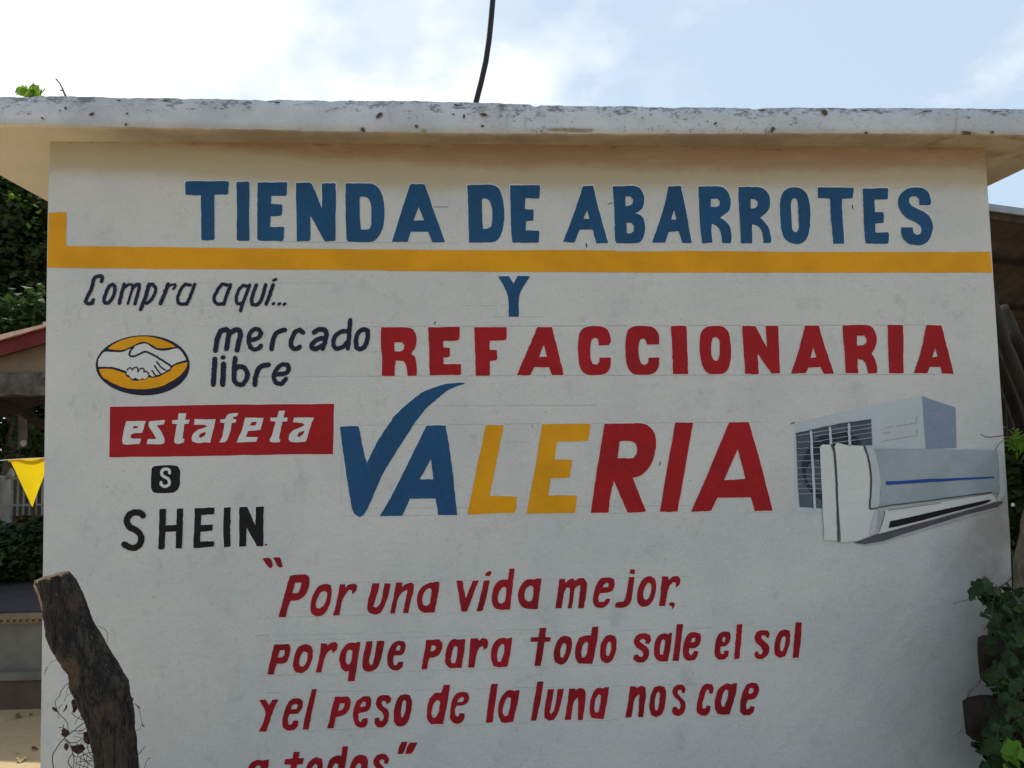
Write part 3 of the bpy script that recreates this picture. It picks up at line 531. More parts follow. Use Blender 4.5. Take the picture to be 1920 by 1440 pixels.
def soffit_mat():
    g = G('ochre_soffit', 0.9)
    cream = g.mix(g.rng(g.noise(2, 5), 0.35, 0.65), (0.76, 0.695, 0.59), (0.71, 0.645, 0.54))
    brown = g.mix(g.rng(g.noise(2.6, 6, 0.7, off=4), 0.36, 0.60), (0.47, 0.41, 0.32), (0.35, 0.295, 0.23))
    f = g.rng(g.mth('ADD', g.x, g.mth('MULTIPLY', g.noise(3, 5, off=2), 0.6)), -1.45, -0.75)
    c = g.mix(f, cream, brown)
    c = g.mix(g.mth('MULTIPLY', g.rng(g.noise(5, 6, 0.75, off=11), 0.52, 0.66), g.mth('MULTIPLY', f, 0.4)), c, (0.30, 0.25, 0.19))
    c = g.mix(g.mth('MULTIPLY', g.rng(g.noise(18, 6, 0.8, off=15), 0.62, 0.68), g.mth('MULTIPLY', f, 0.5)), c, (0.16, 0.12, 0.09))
    st = g.mth('MULTIPLY', g.rng(g.x, 1.75, 1.9), g.rng(g.noise(3.5, 6, 0.7, off=1), 0.48, 0.64))
    c = g.mix(g.mth('MULTIPLY', st, 0.7), c, (0.22, 0.14, 0.08))
    g.bump(g.mth('ADD', g.noise(10, 5), g.mth('MULTIPLY', g.noise(120, 4), 0.3)), 0.4, 0.01); return g.done(c)
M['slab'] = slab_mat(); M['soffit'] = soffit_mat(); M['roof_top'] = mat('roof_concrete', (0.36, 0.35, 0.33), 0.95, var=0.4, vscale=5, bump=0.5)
M['chip'] = mat('bare_concrete', (0.10, 0.085, 0.07), 0.95, var=0.4, vscale=60, bump=0.6, bscale=150)
M['chip_lite'] = mat('crumbling_mortar', (0.34, 0.27, 0.18), 0.95, var=0.4, vscale=60, bump=0.6, bscale=150)

# ------------------------------------------------------------------ ground
mb = MB(); mb.add([(-80, -60, 0), (80, -60, 0), (80, 120, 0), (-80, 120, 0)], [(0, 1, 2, 3)])
tag(mb.build('ground', M['ground'], origin=(0, 0, 0)), kind='structure')

# ------------------------------------------------------------------ the shop
shop = empty('shop_building', (0, 0, 0), 'white shop with a hand painted sign wall under a flat overhanging concrete roof', 'building')
OV = -0.15
ZS = at_y(900, 250, OV).z
zl = at_y(92, 265); zr = at_y(1848, 277)
def zj(x): return zl.z+(zr.z-zl.z)*(x-zl.x)/(zr.x-zl.x)      # the soffit where it meets the wall
left_px = [(92,262),(90,330),(88,400),(86.5,500),(85,600),(84,650),(85,700),(83,760),(83.5,820),(82,900),(82.5,1000),(83,1100),(83.5,1150),(82,1200),(82.5,1250),(80.5,1300),(81,1350),(79,1380),(79,1440)]
right_px = [(1848,275),(1850,320),(1853,380),(1855,420),(1857,455),(1861,500),(1864,560),(1867,620),(1869.5,680),(1872,700),(1873,720),(1877,760),(1879,800),(1880.5,845),(1884,860),(1887,900),(1889,940),(1890,965),(1893,985),(1896,1010),(1897,1080),(1899,1150),(1901,1250),(1903,1350),(1905,1440)]
def dens(px, amp=0.9):
    o = []
    for a, b in zip(px, px[1:]):
        k = max(1, int((b[1]-a[1])/9))
        for j in range(k):
            t = j/k; y = a[1]+(b[1]-a[1])*t
            o.append((a[0]+(b[0]-a[0])*t + amp*noise.noise(Vector((y*0.09, a[0]*0.01, 3))) + amp*0.6*noise.noise(Vector((y*0.31, 1, 3))), y))
    o.append(px[-1]); return o
LP = [at_y(*p) for p in dens(left_px)]; RP = [at_y(*p) for p in dens(right_px, 1.3)]
xl0, xr0 = LP[0].x, RP[0].x
LP = [Vector((xl0, 0, ZS+0.05))]+LP+[Vector((LP[-1].x-0.005, 0, -0.05))]
RP = [Vector((xr0, 0, ZS+0.05))]+RP+[Vector((RP[-1].x+0.005, 0, -0.05))]
out2 = LP+RP[::-1]
n = len(out2); V = [Vector((p.x, 0, p.z)) for p in out2]+[Vector((p.x, 0.008, p.z)) for p in out2]+[Vector((p.x, 0.15, p.z)) for p in out2]
# slightly rounded arris: front face drawn in by 3 mm
cx = 0.2
for i in range(n):
    s_ = 1 if V[i].x < cx else -1
    V[i].x += s_*0.004
T2 = delaunay_2d_cdt([Vector((v.x, v.z)) for v in V[:n]], [], [list(range(n))], 1, 1e-6, True)
idx = {}
F_ = [tuple(T2[3][i][0] for i in t) for t in T2[2]]
F_ += [(i, (i+1) % n, n+(i+1) % n, n+i) for i in range(n)]+[(n+i, n+(i+1) % n, 2*n+(i+1) % n, 2*n+i) for i in range(n)]
F_ += [tuple(range(2*n, 3*n))]
wall = obj('wall', V, F_, M['wall'], shop)
def fix_normals(o):
    import bmesh
    b = bmesh.new(); b.from_mesh(o.data); bmesh.ops.recalc_face_normals(b, faces=b.faces); b.to_mesh(o.data); b.free()
fix_normals(wall)
wall['label'] = 'white sign wall with ochre strip at the top and hand painted lettering'
for a, b in (((xl0+0.01, 0.152, -0.05), (xl0+0.15, 3.3, ZS+0.03)), ((xr0-0.15, 0.152, -0.05), (xr0-0.01, 3.3, ZS+0.03)), ((xl0+0.01, 3.302, -0.05), (xr0-0.01, 3.42, ZS+0.03))):
    mb = MB(); mb.box(a, b); mb.build('wall', M['side'], shop)

# roof slab
XL = (at_z(0, 325, zj(-2)).x*0.5+at_z(88, 380, zj(-2)).x*0.5); XR = (at_z(1852, 348, zj(2)).x*0.5+at_z(1920, 318, zj(2)).x*0.5)
top_px = [(0,183),(110,181),(200,183),(500,188),(760,190),(900,193),(985,196),(1060,199),(1300,202),(1450,203),(1700,203),(1920,205)]
bot_px = [(0,234),(110,236),(300,240),(500,243),(640,246),(900,250),(1200,251),(1550,249.5),(1760,250.5),(1920,253)]
tw = [at_y(*p, OV) for p in top_px]; bw = [at_y(*p, OV) for p in bot_px]
def interp(pts, x):
    if x <= pts[0].x: return pts[0].z
    for a, b in zip(pts, pts[1:]):
        if x <= b.x: return a.z+(b.z-a.z)*(x-a.x)/(b.x-a.x)
    return pts[-1].z
NX = 420; rows = []
chips = [(1003, 9, 0.009), (500, 16, 0.005), (620, 10, 0.004), (1415, 12, 0.007), (1260, 20, 0.004), (345, 10, 0.004)]
for i in range(NX+1):
    x = XL+(XR-XL)*i/NX
    nz = noise.noise(Vector((x*9, 0, 1)))*0.0035+noise.noise(Vector((x*38, 0, 5)))*0.0022+noise.noise(Vector((x*110, 2, 5)))*0.0012
    nb = noise.noise(Vector((x*11, 7, 1)))*0.0030+noise.noise(Vector((x*45, 3, 5)))*0.0020
    zt = interp(tw, x)+nz+0.0055; zb = interp(bw, x)+nb-0.003
    for cpx, cw, cd in chips:
        cxw = at_y(cpx, 195, OV).x; ww = cw*0.002
        if abs(x-cxw) < ww: zt -= cd*(1-abs(x-cxw)/ww)**0.5
    ny = noise.noise(Vector((x*6, 9, 1)))*0.003
    h = zt-zb
    rows.append([(x, 3.6, zt+0.0), (x, 0.3, zt), (x, OV+0.014, zt+0.001), (x, OV+0.001+ny, zt-0.004),
                 (x, OV+ny+noise.noise(Vector((x*14, 1, 8)))*0.002, zb+h*0.6), (x, OV+ny*0.6+noise.noise(Vector((x*14, 5, 8)))*0.002, zb+h*0.3), (x, OV+0.001, zb+0.003), (x, OV+0.010, zb),
                 (x, -0.03, zj(x)+noise.noise(Vector((x*3, 4, 8)))*0.002), (x, 0.3, zj(x)), (x, 3.6, zj(x))])
nr = len(rows[0]); Vv = [p for r in rows for p in r]; Ff = []; fm = []
for i in range(NX):
    for j in range(nr-1):
        Ff.append((i*nr+j, (i+1)*nr+j, (i+1)*nr+j+1, i*nr+j+1)); fm.append(2 if j < 2 else (0 if j < 6 else 1))
    Ff.append((i*nr+nr-1, (i+1)*nr+nr-1, (i+1)*nr, i*nr)); fm.append(2)
Ff.append(tuple(range(nr))); fm.append(0); Ff.append(tuple(NX*nr+j for j in range(nr))); fm.append(0)
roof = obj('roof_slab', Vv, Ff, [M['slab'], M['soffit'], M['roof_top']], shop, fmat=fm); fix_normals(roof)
roof['label'] = 'weathered whitewashed concrete roof slab with dark mould spots and ochre underside'
for p in roof.data.polygons: p.use_smooth = (p.material_index == 0 and len(p.vertices) == 4)

# crumbled holes in the slab edge, traced small
def blob(cx_, cy_, rx, ry, ang=0, k=11, jit=0.3):
    o = []
    for i in range(k):
        a = 6.2832*i/k; r_ = 1+random.uniform(-jit, jit); x = math.cos(a)*rx*r_; y = math.sin(a)*ry*r_
        o.append(Vector((cx_+x*math.cos(ang)-y*math.sin(ang), cy_+x*math.sin(ang)+y*math.cos(ang))))
    return o
chipl = [(711,216,9,4.5,-.7,'chip'),(680,243,6,3.5,.9,'chip'),(1449,243,3.5,6,0.2,'chip'),(1443,250,7,3,0,'chip_lite'),(1624,249,3,2.6,0,'chip'),(1811,249,8,4.5,.1,'chip'),(1826,251,8,3,0,'chip_lite'),
         (1861,248,3,2.5,0,'chip'),(236,233,3,3.5,.3,'chip'),(80,222,4,1.8,.8,'chip'),(112,207,3.5,1.8,.8,'chip'),(123,203,2.5,3,0,'chip'),(172,214,5,2.4,-.5,'chip'),(238,213,2.5,2,0,'chip'),
         (793,246,5,4,0,'chip_lite'),(781,237,3,3,.7,'chip'),(1074,243,40,3,0.02,'chip_lite'),(850,214,3,1.5,.3,'chip'),(907,215,7,3,.2,'chip'),(905,236,4,2.5,.4,'chip'),(870,218,2,4,0,'chip'),(1547,204,6,5,.5,'chip'),(1342,231,4,2,-.3,'chip'),
         (223,188,7,1.6,0,'chip'),(310,185,9,1.4,0,'chip'),(520,191,8,1.8,0,'chip'),(1430,203,10,2,0,'chip'),(1622,207,12,2,0,'chip'),(1740,208,14,1.8,0,'chip'),(1870,209,12,1.6,0,'chip'),(860,197,14,2,0.05,'chip')]
for cx_, cy_, rx, ry, an, mk in chipl:
    if cy_ < 212 and ry < 2.1: rx *= .7; ry *= .75
    tl = [p for p in zip(top_px, top_px[1:]) if p[0][0] <= cx_ <= p[1][0]][0]
    ty = tl[0][1]+(tl[1][1]-tl[0][1])*(cx_-tl[0][0])/(tl[1][0]-tl[0][0]); cy_ = max(cy_, ty+2.4+ry)
    p = smooth(blob(cx_, cy_, rx, ry, an), step=2)
    sheet('chipped_patch', [p], [], M[mk], shop, 0.0062, OV)

# ------------------------------------------------------------------ painting on the wall
WORDS = {}
for key, lst in LET.items():
    col, where = key.split('|')
    for ch, c, outer, holes in lst:
        nm = 'painted_letter' if len(ch) == 1 else 'painted_mark'
        lab = ('%s letter %s of the %s' % (col, ch, where)) if len(ch) == 1 else '%s %s of the %s' % (col, ch, where)
        glyph(wall, c, outer, holes, M[col], halo_key=('halo_warm' if col in ('red', 'crimson') else 'halo')+'|'+where, off=2*LAY, label=lab, name=nm)
# band
band = [(91,399),(124,398),(124,430),(123.5,461),(300,463),(500,465.5),(700,467.5),(855,469),(1150,469.5),(1160,471.5),(1300,470.5),(1560,472.5),(1857,472),(1858.5,490),(1860.5,511),(1500,511),(1250,511),(1100,510),(850,509),(620,506),(400,504.5),(200,503),(88.5,501.5),(90,450)]
glyph(wall, (0, 0, 1), band, [], M['yellow'], off=LAY, label='yellow painted band with a short upturned end at the left', name='painted_band', step=10)
# red panel with white lettering
glyph(wall, C8, [(68,94),(400,90),(700,82),(1300,76),(1822,72),(1818,300),(1812,466),(1400,468),(900,478),(400,486),(62,490),(66,300)], [], M['red'], off=LAY, halo_key='halo_warm|red panel', label='long red painted panel behind white lettering', name='painted_panel', step=20)
for ch, o_, h_ in EST: glyph(wall, C8, o_, h_, M['white'], off=2*LAY, label='white letter %s on the red panel' % ch)
# black square with S, and the S of the word below
glyph(wall, C11, [(505,110),(525,88),(570,78),(760,74),(800,86),(822,120),(828,180),(822,300),(800,350),(750,382),(560,388),(525,380),(505,350),(498,250)], [], M['black'], off=LAY, halo_key='halo|square', label='black rounded square holding a white S', name='painted_panel')
sglyph(wall, C11, [([(708,160),(705,130),(680,115),(645,118),(620,145),(620,180),(650,205),(690,225),(708,265),(700,295),(670,310),(635,308),(612,290),(612,265)],33,False)], M['white'], 'white letter S on the black square', off=2*LAY)
sglyph(wall, C11, [([(408,640),(380,612),(330,603),(270,620),(230,670),(230,720),(260,770),(330,805),(375,850),(390,910),(370,965),(320,1000),(260,998),(198,965)],70,False)], M['black'], 'black letter S of the capital word at the left', off=2*LAY)
for ch, st in BR1: sglyph(wall, C4, [(a, b*1.1, c) for a, b, c in st], M['navy'], 'navy brushed letter %s of the small italic line' % ch if ch != 'dot' else 'navy dot ending the small italic line', off=2*LAY, name='painted_letter' if ch != 'dot' else 'painted_mark')
for ch, st in BR2: sglyph(wall, C5, st, M['navy'], 'navy brushed letter %s beside the handshake oval' % ch, off=2*LAY)
# pale cut-in paint
for key, lst in halo.items():
    for k, (po, ho) in enumerate(lst):
        q = stroke_polys(po, [3.9+2.4*noise.noise(Vector((p.x*.05, p.y*.05, 2+k))) for p in po], True)
        for h in ho: q += stroke_polys(h, 2.4, True)
        sheet('paint_edging', q, [], M[key.split('|')[0]], wall, (0.35+0.06*(k % 4))*LAY, check=True)

# handshake oval
el = [Vector((936+846*math.cos(t), 623+541*math.sin(t)+(10*math.sin(2*t)))) for t in [6.2832*i/60 for i in range(60)]]
glyph(wall, C18, [(p.x, p.y) for p in el], [], M['navy'], off=LAY, label='navy oval outline of the handshake emblem', name='painted_emblem', step=30)
glyph(wall, C18, [(310,325),(400,250),(560,170),(760,120),(940,105),(1150,125),(1350,190),(1460,240),(1530,290),(1380,310),(1260,318),(1190,310),(1110,260),(1000,205),(930,198),(830,235),(720,290),(620,335),(560,348),(430,345)], [], M['yellow'], off=2*LAY, name='painted_emblem_field', label='yellow field above the clasped hands')
glyph(wall, C18, [(150,690),(380,690),(520,730),(620,765),(640,820),(710,850),(740,895),(850,905),(900,880),(980,885),(1040,840),(1120,850),(1250,820),(1330,770),(1440,715),(1470,660),(1560,610),(1740,565),(1735,640),(1690,720),(1580,830),(1400,940),(1200,1020),(1000,1050),(720,1045),(520,1000),(330,910),(210,830)], [], M['yellow'], off=2*LAY, name='painted_emblem_field', label='yellow field below the clasped hands')
glyph(wall, C18, [(245,382),(430,385),(560,385),(650,350),(770,295),(870,250),(960,230),(1020,240),(1100,300),(1200,350),(1330,362),(1570,318),(1650,395),(1720,525),(1600,560),(1450,630),(1430,650),(1432,690),(1380,702),(1345,738),(1290,765),(1240,790),(1170,800),(1130,828),(1080,820),(1040,805),(1025,835),(980,875),(930,855),(870,880),(800,845),(760,870),(720,850),(700,805),(655,795),(640,740),(610,715),(450,665),(340,650),(135,650),(130,560),(170,470),(210,410)], [], M['white'], off=2*LAY, name='painted_hands', label='white clasped hands of the emblem')
sglyph(wall, C18, [([(770,300),(715,360),(692,430),(720,460),(800,455),(900,410),(970,378),(1010,380),(1150,450),(1300,540),(1440,632)],34,False),
  ([(1190,555),(1260,650),(1345,708)],27,False), ([(1150,630),(1210,720),(1258,778)],27,False), ([(1103,718),(1140,775),(1160,800)],27,False),
  ([(642,745),(668,685),(715,665),(750,705)],22,False), ([(762,695),(790,658),(828,655),(846,700),(850,742)],22,False), ([(850,742),(880,685),(930,672),(962,700),(958,745)],22,False), ([(958,748),(1000,728),(1038,760),(1048,805)],22,False),
  ([(1046,800),(1085,828)],20,False)], M['navy'], 'navy brush lines of the clasped hands', name='painted_outline', off=3*LAY)

# air conditioner mural
def ac(pts, m, k, lab=None): glyph(wall, C19, pts, [], M[m], off=k*LAY*0.8, name='painted_air_conditioner', label=lab, step=25)
def acl(st, m, k, lab=None): sglyph(wall, C19, st, M[m], lab, name='painted_air_conditioner', off=k*LAY*0.8)
ac([(132,312),(600,205),(1148,95),(1178,520),(355,520),(355,1035),(140,1035),(125,700)], 'ac_pale', 1, 'pale blue casing of the painted outdoor unit')
ac([(1148,97),(1415,188),(1422,510),(1178,516)], 'ac_side', 2, 'slate blue side of the painted outdoor unit')
ac([(140,396),(450,328),(740,283),(750,490),(345,500),(355,995),(168,985),(150,700)], 'ac_slate', 2, 'dark grille of the painted outdoor unit')
ac([(657,485),(648,440),(580,395),(500,380),(420,385),(330,420),(260,480),(210,560),(185,650),(195,740),(230,830),(290,900),(354,935),(352,560),(335,500),(500,490)], 'ac_dark', 3, 'round fan behind the painted grille')
ac([(352,620),(300,610),(245,640),(215,700),(225,770),(270,830),(352,870)], 'ac_slate', 4)
for i, (a, b) in enumerate((((258,380),(290,990)), ((410,350),(420,485)), ((562,322),(570,487)))): acl([([a, b], 20, False)], 'ac_pale', 6)
thin = [([(150,y),(340,y-6+random.uniform(-4,4))], 4, False) for y in (465,515,568,617,670,722,762,800,838,880)]
thin += [([(150,412),(345,378),(740,318)],5,False), ([(290,418),(742,348)],5,False), ([(290,460),(745,385)],4,False), ([(430,472),(745,430)],5,False)]
acl(thin, 'ac_softer', 5, 'thin white wires of the painted grille')
acl([([(140,396),(450,328),(740,283)],6,False)], 'ac_line', 5)
ac([(330,500),(350,484),(425,486),(440,520),(455,650),(465,850),(476,1255),(365,1250),(352,1000)], 'ac_white', 6, 'white back edge of the painted indoor unit')
ac([(450,500),(456,478),(475,471),(540,488),(684,495),(715,600),(735,750),(728,990),(745,1005),(840,1010),(800,1185),(640,1252),(500,1268),(480,1000),(465,700)], 'ac_white', 6, 'white end panel of the painted indoor unit')
ac([(760,518),(1200,522),(1750,530),(1765,640),(1770,870),(1700,866),(1100,945),(800,990),(815,860),(805,690)], 'ac_grey', 6, 'grey front panel of the painted indoor unit')
ac([(700,500),(762,520),(800,650),(817,780),(803,985),(745,998),(735,980),(748,800),(730,640)], 'ac_light', 7)
ac([(1748,530),(1785,545),(1800,700),(1812,880),(1770,940),(1740,935),(1768,850),(1762,640)], 'ac_light', 7)
ac([(850,1008),(1200,960),(1700,880),(1760,935),(1300,1062),(800,1200),(835,1100)], 'ac_white', 7, 'white lower lip of the painted indoor unit')
ac([(770,1010),(853,1012),(835,1090),(795,1195),(725,1205),(745,1100)], 'ac_light', 8); ac([(800,1012),(852,1014),(832,1090),(800,1180),(775,1190),(790,1100)], 'ac_softer', 9)
acl([([(425,490),(445,540),(455,650),(465,850),(480,1258)], 17, False)], 'ac_line', 8)
acl([([(685,497),(715,580),(738,720),(738,850),(728,985),(742,1002)], 14, False)], 'ac_line', 8)
ac([(858,778),(1300,757),(1725,740),(1724,752),(1200,785),(860,808)], 'ac_blue', 8, 'bright blue stripe along the painted indoor unit')
acl([([(742,1000),(860,976),(1100,945),(1400,905),(1702,866)], 8, False)], 'ac_line', 9)
acl([([(875,1010),(1100,980),(1300,952)], 4, False), ([(850,1020),(838,1080),(822,1130)], 6, False)], 'ac_line', 9)
ac([(893,1098),(1200,1030),(1680,925),(1703,932),(1660,955),(1300,1050),(950,1140),(880,1152)], 'black', 9, 'black air outlet of the painted indoor unit')
ac([(600,1272),(800,1198),(1300,1072),(1775,938),(1800,945),(1750,985),(1500,1045),(1000,1200),(840,1255),(690,1282)], 'ac_soft', 4, 'smudged grey shade painted under the indoor unit')
ac([(640,1280),(900,1215),(1300,1095),(1740,960),(1735,1000),(1500,1070),(1000,1222),(850,1268),(700,1294)], 'ac_softer', 3)
acl([([(850,350),(1100,312),(1108,255)], 5, False), ([(825,460),(1105,410),(1108,365)], 5, False), ([(845,395),(885,388)], 12, False)], 'ac_softer', 3)

# pencil guide lines and cracks
def pencil(a, b, wd=0.9):
    a = Vector(a); b = Vector(b); d = (b-a).length; q = []; s = 0
    while s < d:
        e = min(d, s+random.uniform(20, 90))
        if random.random() < 0.72:
            p, r_ = a+(b-a)*(s/d), a+(b-a)*(e/d)
            q += stroke_polys([p, (p+r_)/2+Vector((0, random.uniform(-.5, .5))), r_], wd*random.uniform(0.5, 1.0), cap=False)
        s = e+random.uniform(0, 8)
    if q: sheet('pencil_line', q, [], M['pencil'], wall, 0.08*LAY)['kind'] = 'stuff'
for a, b in (((470,453),(860,456)),((700,344),(1690,352)),((150,529.5),(640,531)),((140,571.5),(560,575)),((163,590),(235,589)),((365,611.5),(716,613)),((400,659),(716,660)),((470,706),(716,705.5)),((865,573),(1022,573)),((925,594),(1018,594)),
             ((700,612),(1800,609)),((700,659),(780,659)),((690,705),(1780,702)),((640,797.5),(1450,791)),((815,761),(1120,760)),((620,954),(1300,948)),((640,968),(1470,960)),((952,798),(944,850)),((1009,796),(982,964)),((950,828),(1000,829)),
             ((640,1092),(1300,1081)),((480,1159),(1290,1137)),((480,1192),(1010,1180)),((485,1203),(1500,1172)),((485,1268),(1500,1236)),((470,1300),(1420,1281)),((470,1374),(1430,1340)),((640,800),(640,960))): pencil(a, b)
for pts, wd in (([(1839,814),(1847,819),(1858,820),(1870,818),(1880,817)],1.5), ([(1880,826),(1873,833),(1866,843)],1.2), ([(1483,795),(1490,792)],2), ([(1872,1102),(1890,1090),(1897,1082)],1.3), ([(800,386),(815,388),(840,388)],1.1),
                ([(1140,383),(1149,380)],1.5), ([(1237,872),(1238,866)],2.0), ([(815,608),(816,603)],2.0), ([(1099,457),(1100,463)],2.4), ([(1598,385),(1599,391)],2), ([(500,1021),(493,1023)],3)):
    sheet('crack', stroke_polys([Vector(p) for p in pts], wd), [], M['crack'], wall, 0.3*LAY)
for i in range(30):
    c_ = random.choice([(1000,975),(980,760),(1430,840),(190,1100),(700,620),(1350,900),(1820,300)])
    p = blob(c_[0]+random.gauss(0, 60), c_[1]+random.gauss(0, 25), random.uniform(1, 3), random.uniform(.7, 1.8), random.uniform(0, 3), 7, .4)
    if 420 < p[0].y or p[0].y < 340: sheet('scuff', [p], [], M['pencil'], wall, 0.28*LAY)
# ------------------------------------------------------------------ vegetation helpers
def leafmesh(name, mats, size=1.0, lobes=3, seed=0, fold=0.25):
    """lobed leaf, stalk end at the origin, pointing +Y, folded along the midrib"""
    rd = random.Random(seed); half = []
    if lobes >= 3: half = [(0.02,0),(0.30,-0.08),(0.50,0.10),(0.42,0.28),(0.52,0.50),(0.30,0.58),(0.24,0.80)]
    else: half = [(0.02,0),(0.22,0.10),(0.33,0.32),(0.30,0.58),(0.14,0.84)]
    V_ = [(0, 0, 0), (0, 1.0, -0.12), (0, 0.5, 0.02)]
    f = []
    for s in (1, -1):
        k = len(V_)
        for x, y in half:
            V_.append((s*x*rd.uniform(.85, 1.15), y+rd.uniform(-.03, .03), fold*x*1.3-0.12*y*y+rd.uniform(-.03, .03)))
        ring = [0]+list(range(k, k+len(half)))+[1]
        for a, b in zip(ring, ring[1:]): f.append((2, a, b) if s == 1 else (2, b, a))
    me = bpy.data.meshes.new(name); me.from_pydata([Vector(v)*size for v in V_], [], f)
    me.materials.append(mats); 
    for p in me.polygons: p.use_smooth = False
    return me
def place_leaf(name, me, loc, parent, size, rd, flat=0.5, down=0.3):
    o = bpy.data.objects.new(name, me); COL.objects.link(o); o.parent = parent
    o.location = Vector(loc)-wpos(parent)
    nrm = Vector((rd.gauss(0, flat), -1+rd.gauss(0, flat*0.6), 0.5+rd.gauss(0, flat))).normalized()
    tip = Vector((rd.gauss(0, 1), rd.gauss(0, .4), -down+rd.gauss(0, .7))); tip = (tip-nrm*tip.dot(nrm)).normalized()
    x = tip.cross(nrm).normalized(); m = Matrix((x, tip, nrm)).transposed()
    o.rotation_euler = m.to_euler(); s = size*rd.uniform(.7, 1.2); o.scale = (s, s, s)
    return o
def crown(name, mat_, clumps, n, leaf, parent, rd, kind=None, narrow=0.45):
    """leaf-sized folded faces through clumps [(centre, radii)]"""
    V_ = []; F_ = []
    tot = sum(r[0]*r[1]*r[2] for c, r in clumps)**1.0
    for c, r in clumps:
        k_ = int(n*r[0]*r[1]*r[2]/tot)
        for _ in range(k_):
            while True:
                p = Vector((rd.uniform(-1, 1), rd.uniform(-1, 1), rd.uniform(-1, 1)))
                if 0.25 < p.length < 1: break
            p = Vector((c[0]+p.x*r[0], c[1]+p.y*r[1], c[2]+p.z*r[2])) + Vector((rd.gauss(0, leaf*.3), rd.gauss(0, leaf*.3), rd.gauss(0, leaf*.3)))
            t = Vector((rd.gauss(0, 1), rd.gauss(0, 1), rd.gauss(-.3, .6))).normalized(); b = t.cross(Vector((rd.gauss(0, .5), rd.gauss(0, .5), 1))).normalized()
            nn = t.cross(b); s = leaf*rd.uniform(.6, 1.35); i = len(V_)
            V_ += [p, p+t*s*.5+b*s*narrow+nn*s*.12, p+t*s, p+t*s*.5-b*s*narrow+nn*s*.12]
            F_ += [(i, i+1, i+2), (i, i+2, i+3)]
    o = obj(name, V_, F_, mat_, parent)
    if kind: o['kind'] = kind
    return o
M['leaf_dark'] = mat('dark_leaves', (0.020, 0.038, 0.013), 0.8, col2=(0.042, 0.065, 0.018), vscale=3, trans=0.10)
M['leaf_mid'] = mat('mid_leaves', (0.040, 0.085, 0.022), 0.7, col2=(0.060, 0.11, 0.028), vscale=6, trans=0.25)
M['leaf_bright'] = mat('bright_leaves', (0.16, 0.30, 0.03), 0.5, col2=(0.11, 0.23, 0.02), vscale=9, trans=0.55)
M['ivy'] = mat('ivy_leaf', (0.013, 0.034, 0.013), 0.7, col2=(0.024, 0.050, 0.016), vscale=12, trans=0.1)
M['bark'] = mat('bark', (0.12, 0.085, 0.055), 0.95, col2=(0.055, 0.040, 0.030), vscale=14, bump=0.9, bscale=40, stretch=(1, 1, 0.3))
M['bark_pale'] = mat('pale_bark', (0.20, 0.16, 0.11), 0.95, col2=(0.09, 0.07, 0.055), vscale=22, bump=0.9, bscale=60, stretch=(1, 1, 0.5))

# ------------------------------------------------------------------ cable on the roof
cp = [(888,205),(893,190),(902,155),(911,115),(917,75),(921,35),(924,0),(926,-60),(926,-140),(922,-240)]
pts = [at_y(u, v, 0.02) for u, v in cp]; pts = [Vector((pts[0].x-0.01, 0.02, 2.83))]+pts[1:]
mb = MB(); mb.tube(pts, 0.0115, 10)
M['cable'] = mat('black_rubber', (0.018, 0.019, 0.024), 0.5)
tag(mb.build('power_cable', M['cable'], smooth=True), 'thick black cable rising in a gentle curve from the flat roof', 'cable')

# leafy sprig and bare twig behind the roof edge
rd = random.Random(3)
M['leaf_sprig'] = mat('fresh_leaves', (0.26, 0.42, 0.035), 0.5, col2=(0.12, 0.24, 0.03), vscale=22, trans=0.6)
sp0 = at_y(55, 176, 0.0); sprig = empty('leafy_sprig', (sp0.x, 0.0, 2.84), 'small bright green leafy sprig growing above the left end of the roof', 'plant')
mb = MB()
for a, b in (((60,188),(48,160)), ((62,188),(62,155)), ((70,190),(78,168)), ((66,188),(84,166))): mb.tube([at_y(*a, 0.0), at_y((a[0]+b[0])/2+1, (a[1]+b[1])/2, 0.0), at_y(*b, 0.0)], 0.0018, 5)
mb.build('stem', M['bark'], sprig)
lm = [leafmesh('sprig_leaf', M['leaf_sprig'], 1.0, 3, i, 0.2) for i in range(3)]
for (u, v, s, tx, tz) in ((48,172,.046,-1,.5),(45,170,.034,-.9,-.1),(52,178,.040,-.5,.9),(58,180,.045,.1,1),(62,172,.042,.3,1),(60,186,.040,.8,.4),(66,184,.038,.9,.1),(70,186,.034,.8,.6),(61,166,.028,0,1),(50,184,.036,.3,.3),(64,178,.038,.7,.7)):
    o = bpy.data.objects.new('leaf', lm[int(u) % 3]); COL.objects.link(o); o.parent = sprig; p = at_y(u, v+2, rd.uniform(-.02, .02)); o.location = p-sprig.location
    tip = Vector((tx, rd.uniform(-.3, .3), tz)).normalized(); nr_ = Vector((rd.uniform(-.5, .5), -1, rd.uniform(-.2, .5))); nr_ = (nr_-tip*nr_.dot(tip)).normalized(); x = tip.cross(nr_)
    o.rotation_euler = Matrix((x, tip, nr_)).transposed().to_euler(); o.scale = (s, s, s)
mb = MB(); tp = [(126,186),(121,176),(117,166),(112,156),(105,148)]
mb.tube([at_y(u, v, 0.0) for u, v in tp], [.0045, .0038, .003, .0025, .0028], 6); mb.tube([at_y(117,170, 0.0), at_y(113,169, 0.0)], .0025, 5)
tw_ = tag(mb.build('bare_twig', M['bark_pale']), 'thin bare twig sticking up beside the leafy sprig on the roof', 'twig')

